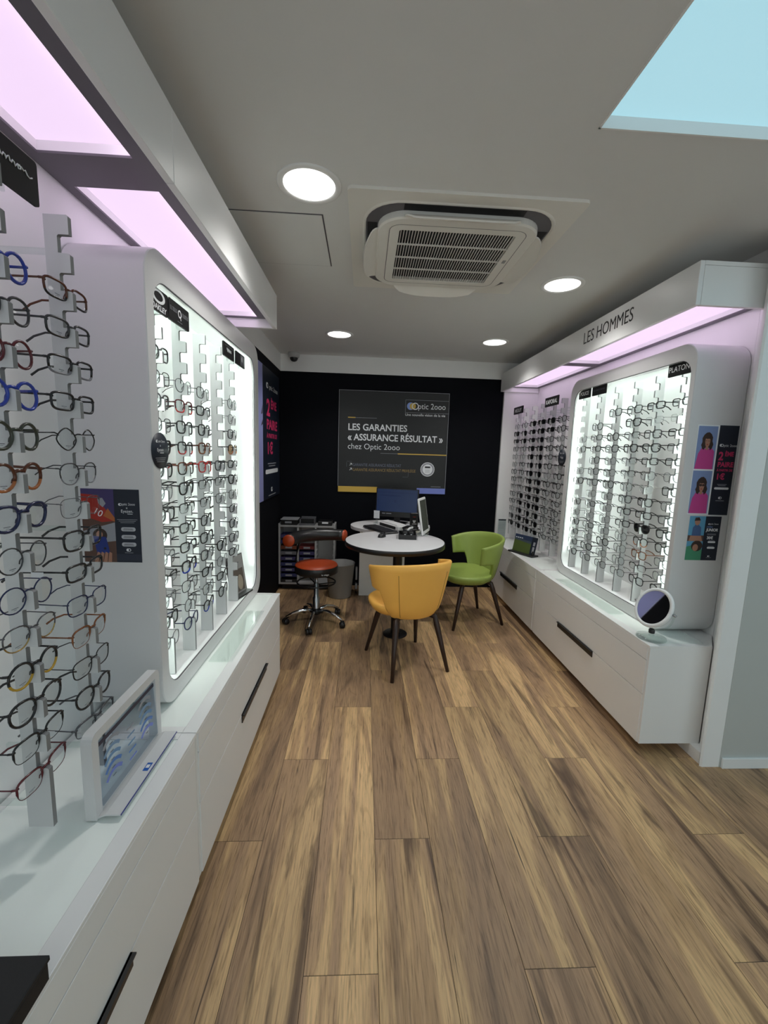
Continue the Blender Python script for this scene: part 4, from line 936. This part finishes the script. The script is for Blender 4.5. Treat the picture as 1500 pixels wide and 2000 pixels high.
def tray(x0, x1, z, ci, lab):
    o = thing('job_tray', lab, 'tray', (-.893 + (x0 + x1) / 2, 4.442, z), 0, 'job trays in the white cabinet'); w = (x1 - x0) / 2
    m = MB(); m.box((-w, 0, 0), (w, .15, .004)); m.box((-w, 0, .004), (w, .004, .036)); m.box((-w, .146, .004), (w, .15, .036)); m.box((-w, .004, .004), (-w + .004, .146, .036)); m.box((w - .004, .004, .004), (w, .146, .036)); obj('tub', m, tray_c[ci], o)
    obj('label_slip', MB().box((-.035, -.002, .008), (.035, 0, .027)), pgrey, o)
pos_w = ['bottom', 'second lowest', 'third lowest', 'fourth lowest', 'fifth lowest', 'sixth lowest', 'seventh lowest', 'eighth lowest', 'top']
for i, ci in enumerate((4, 1, 0, 1, 0, 3, 2, 1, 0)): tray(.022, .193, CZ + .0185 + .0615 * i, ci, f'{COLN[ci]} job tray, {pos_w[i]} in left column of white cabinet')
for i, ci in ((4, 1), (5, 0), (6, 5)): tray(.219, .381, CZ + .0185 + .0615 * i, ci, f'{COLN[ci]} job tray in middle column of white cabinet, {pos_w[i]}')
zt = CZ + CH
def top_item(name, lab, x0, x1, cat): return thing(name, lab, cat, (-.893 + (x0 + x1) / 2, 4.446, zt - .0165))
o = top_item('lidded_box', 'black box with pale lid on top of white tray cabinet', -.01, .235, 'box'); obj('body', MB().box((-.085, 0, 0), (.085, .16, .055), bev=.004), black, o); obj('lid', MB().box((-.092, -.008, .055), (.092, .165, .064), bev=.002), mat('pale_lid', (.33, .34, .36), .5), o); obj('label_slip', MB().box((-.045, -.002, .020), (.025, 0, .040)), pgrey, o)
o = top_item('wire_basket', 'dark open basket in the middle of white tray cabinet top', .21, .39, 'basket'); m = MB(); m.box((-.08, 0, 0), (.08, .16, .006)); m.box((-.08, .15, .006), (.08, .16, .075)); m.box((-.08, 0, .006), (-.074, .15, .06)); m.box((.074, 0, .006), (.08, .15, .07)); m.box((-.074, 0, .006), (.074, .005, .022)); obj('basket', m, mat('basket_grey', (.12, .12, .13), .4), o); obj('divider', MB().box((-.074, .07, .006), (.074, .075, .06)), black, o)
o = top_item('label_box', 'black box with white label on right end of tray cabinet', .42, .56, 'box'); obj('body', MB().box((-.075, 0, 0), (.075, .16, .045), bev=.004), black, o); obj('label_slip', MB().box((-.03, -.002, .022), (.035, 0, .042)), pwhite, o)
t = thing('power_hub', 'white cables and socket strip hanging beside the desk panel', 'cables', (-.052, 4.32, 0))
obj('socket_strip', MB().box((-.012, 0, .06), (.012, .05, .12), bev=.003).box((-.010, 0, .16), (.010, .05, .30), bev=.003), mat('grey_plastic', (.33, .33, .34), .5), t); obj('cable', MB().tube([(.0, .03, .005), (-.014, .03, .06), (.010, .03, .14), (-.006, .03, .22), (.008, .03, .33)], .006, 6), black, t)

# ------------------------------------------------------------------ things on the counters
t = thing('table_mirror', 'round clear acrylic mirror standing on the near end of right counter', 'mirror', (1.512, 2.000, ZT), -1.385)
obj('base', MB().lathe([(0, 0), (.068, 0), (.070, .004), (.068, .010), (0, .012)], 40), acryl, t)
obj('stem', MB().lathe([(.013, .012), (.013, .045)], 16), acryl, t); obj('collar', MB().lathe([(.0135, .028), (.0145, .030), (.0145, .046), (.010, .050)], 16), black, t)
yk = MB(); yk.tube([(.112 * math.sin(a), 0, .165 - .112 * math.cos(a)) for a in [math.radians(-95 + 190 * i / 20) for i in range(21)]], .005, 8); obj('yoke', yk, acryl, t)
Mr = Matrix.Translation((0, -.004, .165)) @ Matrix.Rotation(-.42, 4, 'X') @ Matrix.Rotation(PI / 2, 4, 'X')
obj('rim', MB().lathe([(.088, -.006), (.104, -.006), (.106, 0), (.104, .008), (.088, .009), (.088, -.006)], 48), mat('clear_rim', (.78, .80, .80), .12), t, Mr)
obj('mirror_glass', MB().lathe([(0, .0075), (.089, .0075)], 48), mat('mirror_silver', (.75, .76, .77), .02, metal=1.0), t, Mr); obj('mirror_back', MB().lathe([(0, -.005), (.089, -.005)], 48), pgrey, t, Mr)
for s_ in (-1, 1): obj('knob', MB().lathe([(0, 0), (.006, 0), (.006, .016), (0, .018)], 12, M=Matrix.Translation((s_ * .106, 0, .165)) @ Matrix.Rotation(s_ * PI / 2, 4, 'Y')), steel, t)

t = thing('tablet_stand', 'white arched stand holding a clear lens demonstration panel on near left counter', 'display stand', (-.632, 1.10, ZT))
# arched frame along y: two posts and a top bar, foot curling out towards the aisle
fr = MB(); o_ = rrpts(-.165, -.02, .165, .222, .022, 5); i_ = [(a, b) for a, b in rrpts(-.140, -.02, .140, .198, .004, 5)]
P3 = lambda L, x: [(x, a, max(b, 0)) for a, b in L]
fr.loops([P3(o_, -.022), P3(o_, .004), P3(i_, .004), P3(i_, -.022), P3(o_, -.022)], 0, False); obj('frame', fr, shell, t)
fo = MB(); prof = [(-.020, .004), (.0, .004), (.012, .010), (.022, .014), (.058, .014)]
fo.loops([[(x, y, z) for x, z in prof] + [(x, y, z - .004) for x, z in prof[::-1]] for y in (-.160, .150)], 0, False, True, True, True); obj('foot_plate', fo, shell, t)
obj('foot_blue_edge', MB().box((.0582, -.160, .0101), (.0592, .150, .0139)), mat('blue_edge', (.02, .03, .25), .3), t)  # thin plain blue strip along the front of the foot
obj('clear_panel', MB().box((-.002, -.138, .018), (.001, .138, .185), M=Matrix.Translation((.006, 0, 0)) @ Matrix.Rotation(-.05, 4, 'Y')), lens_mat('tinted_acrylic', (.78, .83, .88)), t)
f = Flat()
for cx, m_ in ((-.085, 1), (0, 0), (.080, 1)):
    for j in range(5):
        y = .055 + .022 * j; k = 1 - .08 * j
        bl = (pblue, mat('print_mid_blue', (.08, .20, .52), .4), mat('print_steel_blue', (.14, .28, .48), .4), mat('print_steel_blue2', (.18, .30, .46), .4), pgrey)[j]
        if m_:
            n = 8; r0, r1 = .036, .045
            for i in range(n):
                a, b = math.radians(42 + 96 * i / n), math.radians(42 + 96 * (i + 1) / n)
                f.poly([(cx + 1.1 * r0 * math.cos(a), y - .02 + r0 * math.sin(a)), (cx + 1.1 * r1 * math.cos(a), y - .02 + r1 * math.sin(a)), (cx + 1.1 * r1 * math.cos(b), y - .02 + r1 * math.sin(b)), (cx + 1.1 * r0 * math.cos(b), y - .02 + r0 * math.sin(b))], bl, 0)
            f.rect(cx - .008, y + .004, cx + .006, y + .006, inkblk, 0)
        else: f.rect(cx - .018, y - .012, cx + .018, y - .007, bl, 0)
f.rect(-.138, .172, .138, .183, mat('print_slate_dark', (.03, .03, .06), .4), 0)
f.build('print', t, Matrix.Translation((.0078, 0, 0)) @ Matrix.Rotation(-.05, 4, 'Y') @ frame_mat((.0005, 0, .002), (0, 1, 0), (0, 0, 1)))
obj('badge', MB().box((.038, -.018, .0143), (.052, .012, .0152)), mat('badge_blue', (.01, .10, .42), .4), t)
obj('badge_print', MB().box((.0405, -.008, .0153), (.0495, .004, .0156)).box((.053, -.018, .0143), (.0545, .012, .0149)), pwhite, t)

t = thing('black_tray', 'flat black box lying on the near end of left counter', 'box', (-.66, .50, ZT))
obj('body', MB().box((-.16, -.18, 0), (.145, .125, .036), bev=.003), blackm, t); obj('lid', MB().box((-.162, -.182, .036), (.147, .127, .046), bev=.002), blackm, t)

t = thing('brochure_stand', 'black brochure stand with green landscape leaflet on far right counter', 'brochure stand', (1.533, 3.84, ZT), -1.12)
obj('base', MB().box((-.15, -.045, 0), (.15, .045, .014), bev=.003), black, t)
Mb = Matrix.Translation((0, .0, .013)) @ Matrix.Rotation(-.22, 4, 'X')
obj('leaflet', MB().box((-.135, 0, 0), (.135, .006, .165)), ink, t, Mb)
f = Flat(); f.rect(-.135, .0, .075, .112, pgrass, 0); f.rect(-.135, .118, .075, .165, mat('print_dusk', (.02, .035, .08), .5), 0); f.poly([(-.135, .112), (.075, .095), (.075, .118), (-.135, .128)], mat('print_hill', (.05, .07, .09), .5), .0003); f.rect(.098, .02, .122, .075, pgrey, 0); f.rect(.098, .085, .122, .12, pgrey, 0)
for i in range(4): f.rect(-.125 + .024 * i, .130, -.108 + .024 * i, .137, pwhite, .0004)
f.build('print', t, Mb @ Matrix(((1, 0, 0, 0), (0, 0, -1, -.0006), (0, 1, 0, 0), (0, 0, 0, 1))))
obj('clip', MB().box((.118, -.012, .014), (.132, .0, .05)), black, t)
t = thing('price_holder', 'clear acrylic sheet holder with printed page at far end of right counter', 'sheet holder', (1.54, 4.50, ZT), 0)
obj('pane', MB().box((-.045, 0, .008), (.045, .004, .235)), acryl, t); obj('page', MB().box((-.042, .0042, .012), (.042, .0050, .228)), mat('page_grey', (.55, .56, .57), .5), t); obj('header', MB().box((-.042, .0035, .215), (.042, .0041, .230)), ink, t); obj('foot', MB().box((-.045, -.03, 0), (.045, .03, .008), bev=.002), acryl, t)
f = Flat()
for i in range(9): f.rect(-.036, .19 - .018 * i, .034, .193 - .018 * i, pgrey, 0)
f.build('print', t, Matrix(((1, 0, 0, 0), (0, 0, -1, -.0006), (0, 1, 0, 0), (0, 0, 0, 1))))
t = thing('photo_card', 'black framed grey photo card standing inside far end of left lit cabinet', 'card', (-.705, 2.40, .657), 1.35)
Mc = Matrix.Rotation(-.15, 4, 'X')
obj('frame', MB().box((-.085, 0, .0), (.085, .012, .235), bev=.002), black, t, Mc); f = Flat(); f.rect(-.078, .01, .078, .228, mat('card_grey', (.30, .30, .29), .5), 0); f.rect(-.065, .02, .065, .15, mat('card_photo', (.12, .10, .085), .5), .0004); f.rect(-.03, .185, .03, .19, inkblk, .0004); f.ell(.02, .07, .03, .045, mat('card_tan', (.36, .31, .24), .5), .0008)
f.build('print', t, Mc @ Matrix(((1, 0, 0, 0), (0, 0, -1, -.0006), (0, 1, 0, 0), (0, 0, 0, 1)))); obj('foot', MB().box((-.085, -.035, 0), (.085, .0, .010)), black, t)

flush_text()
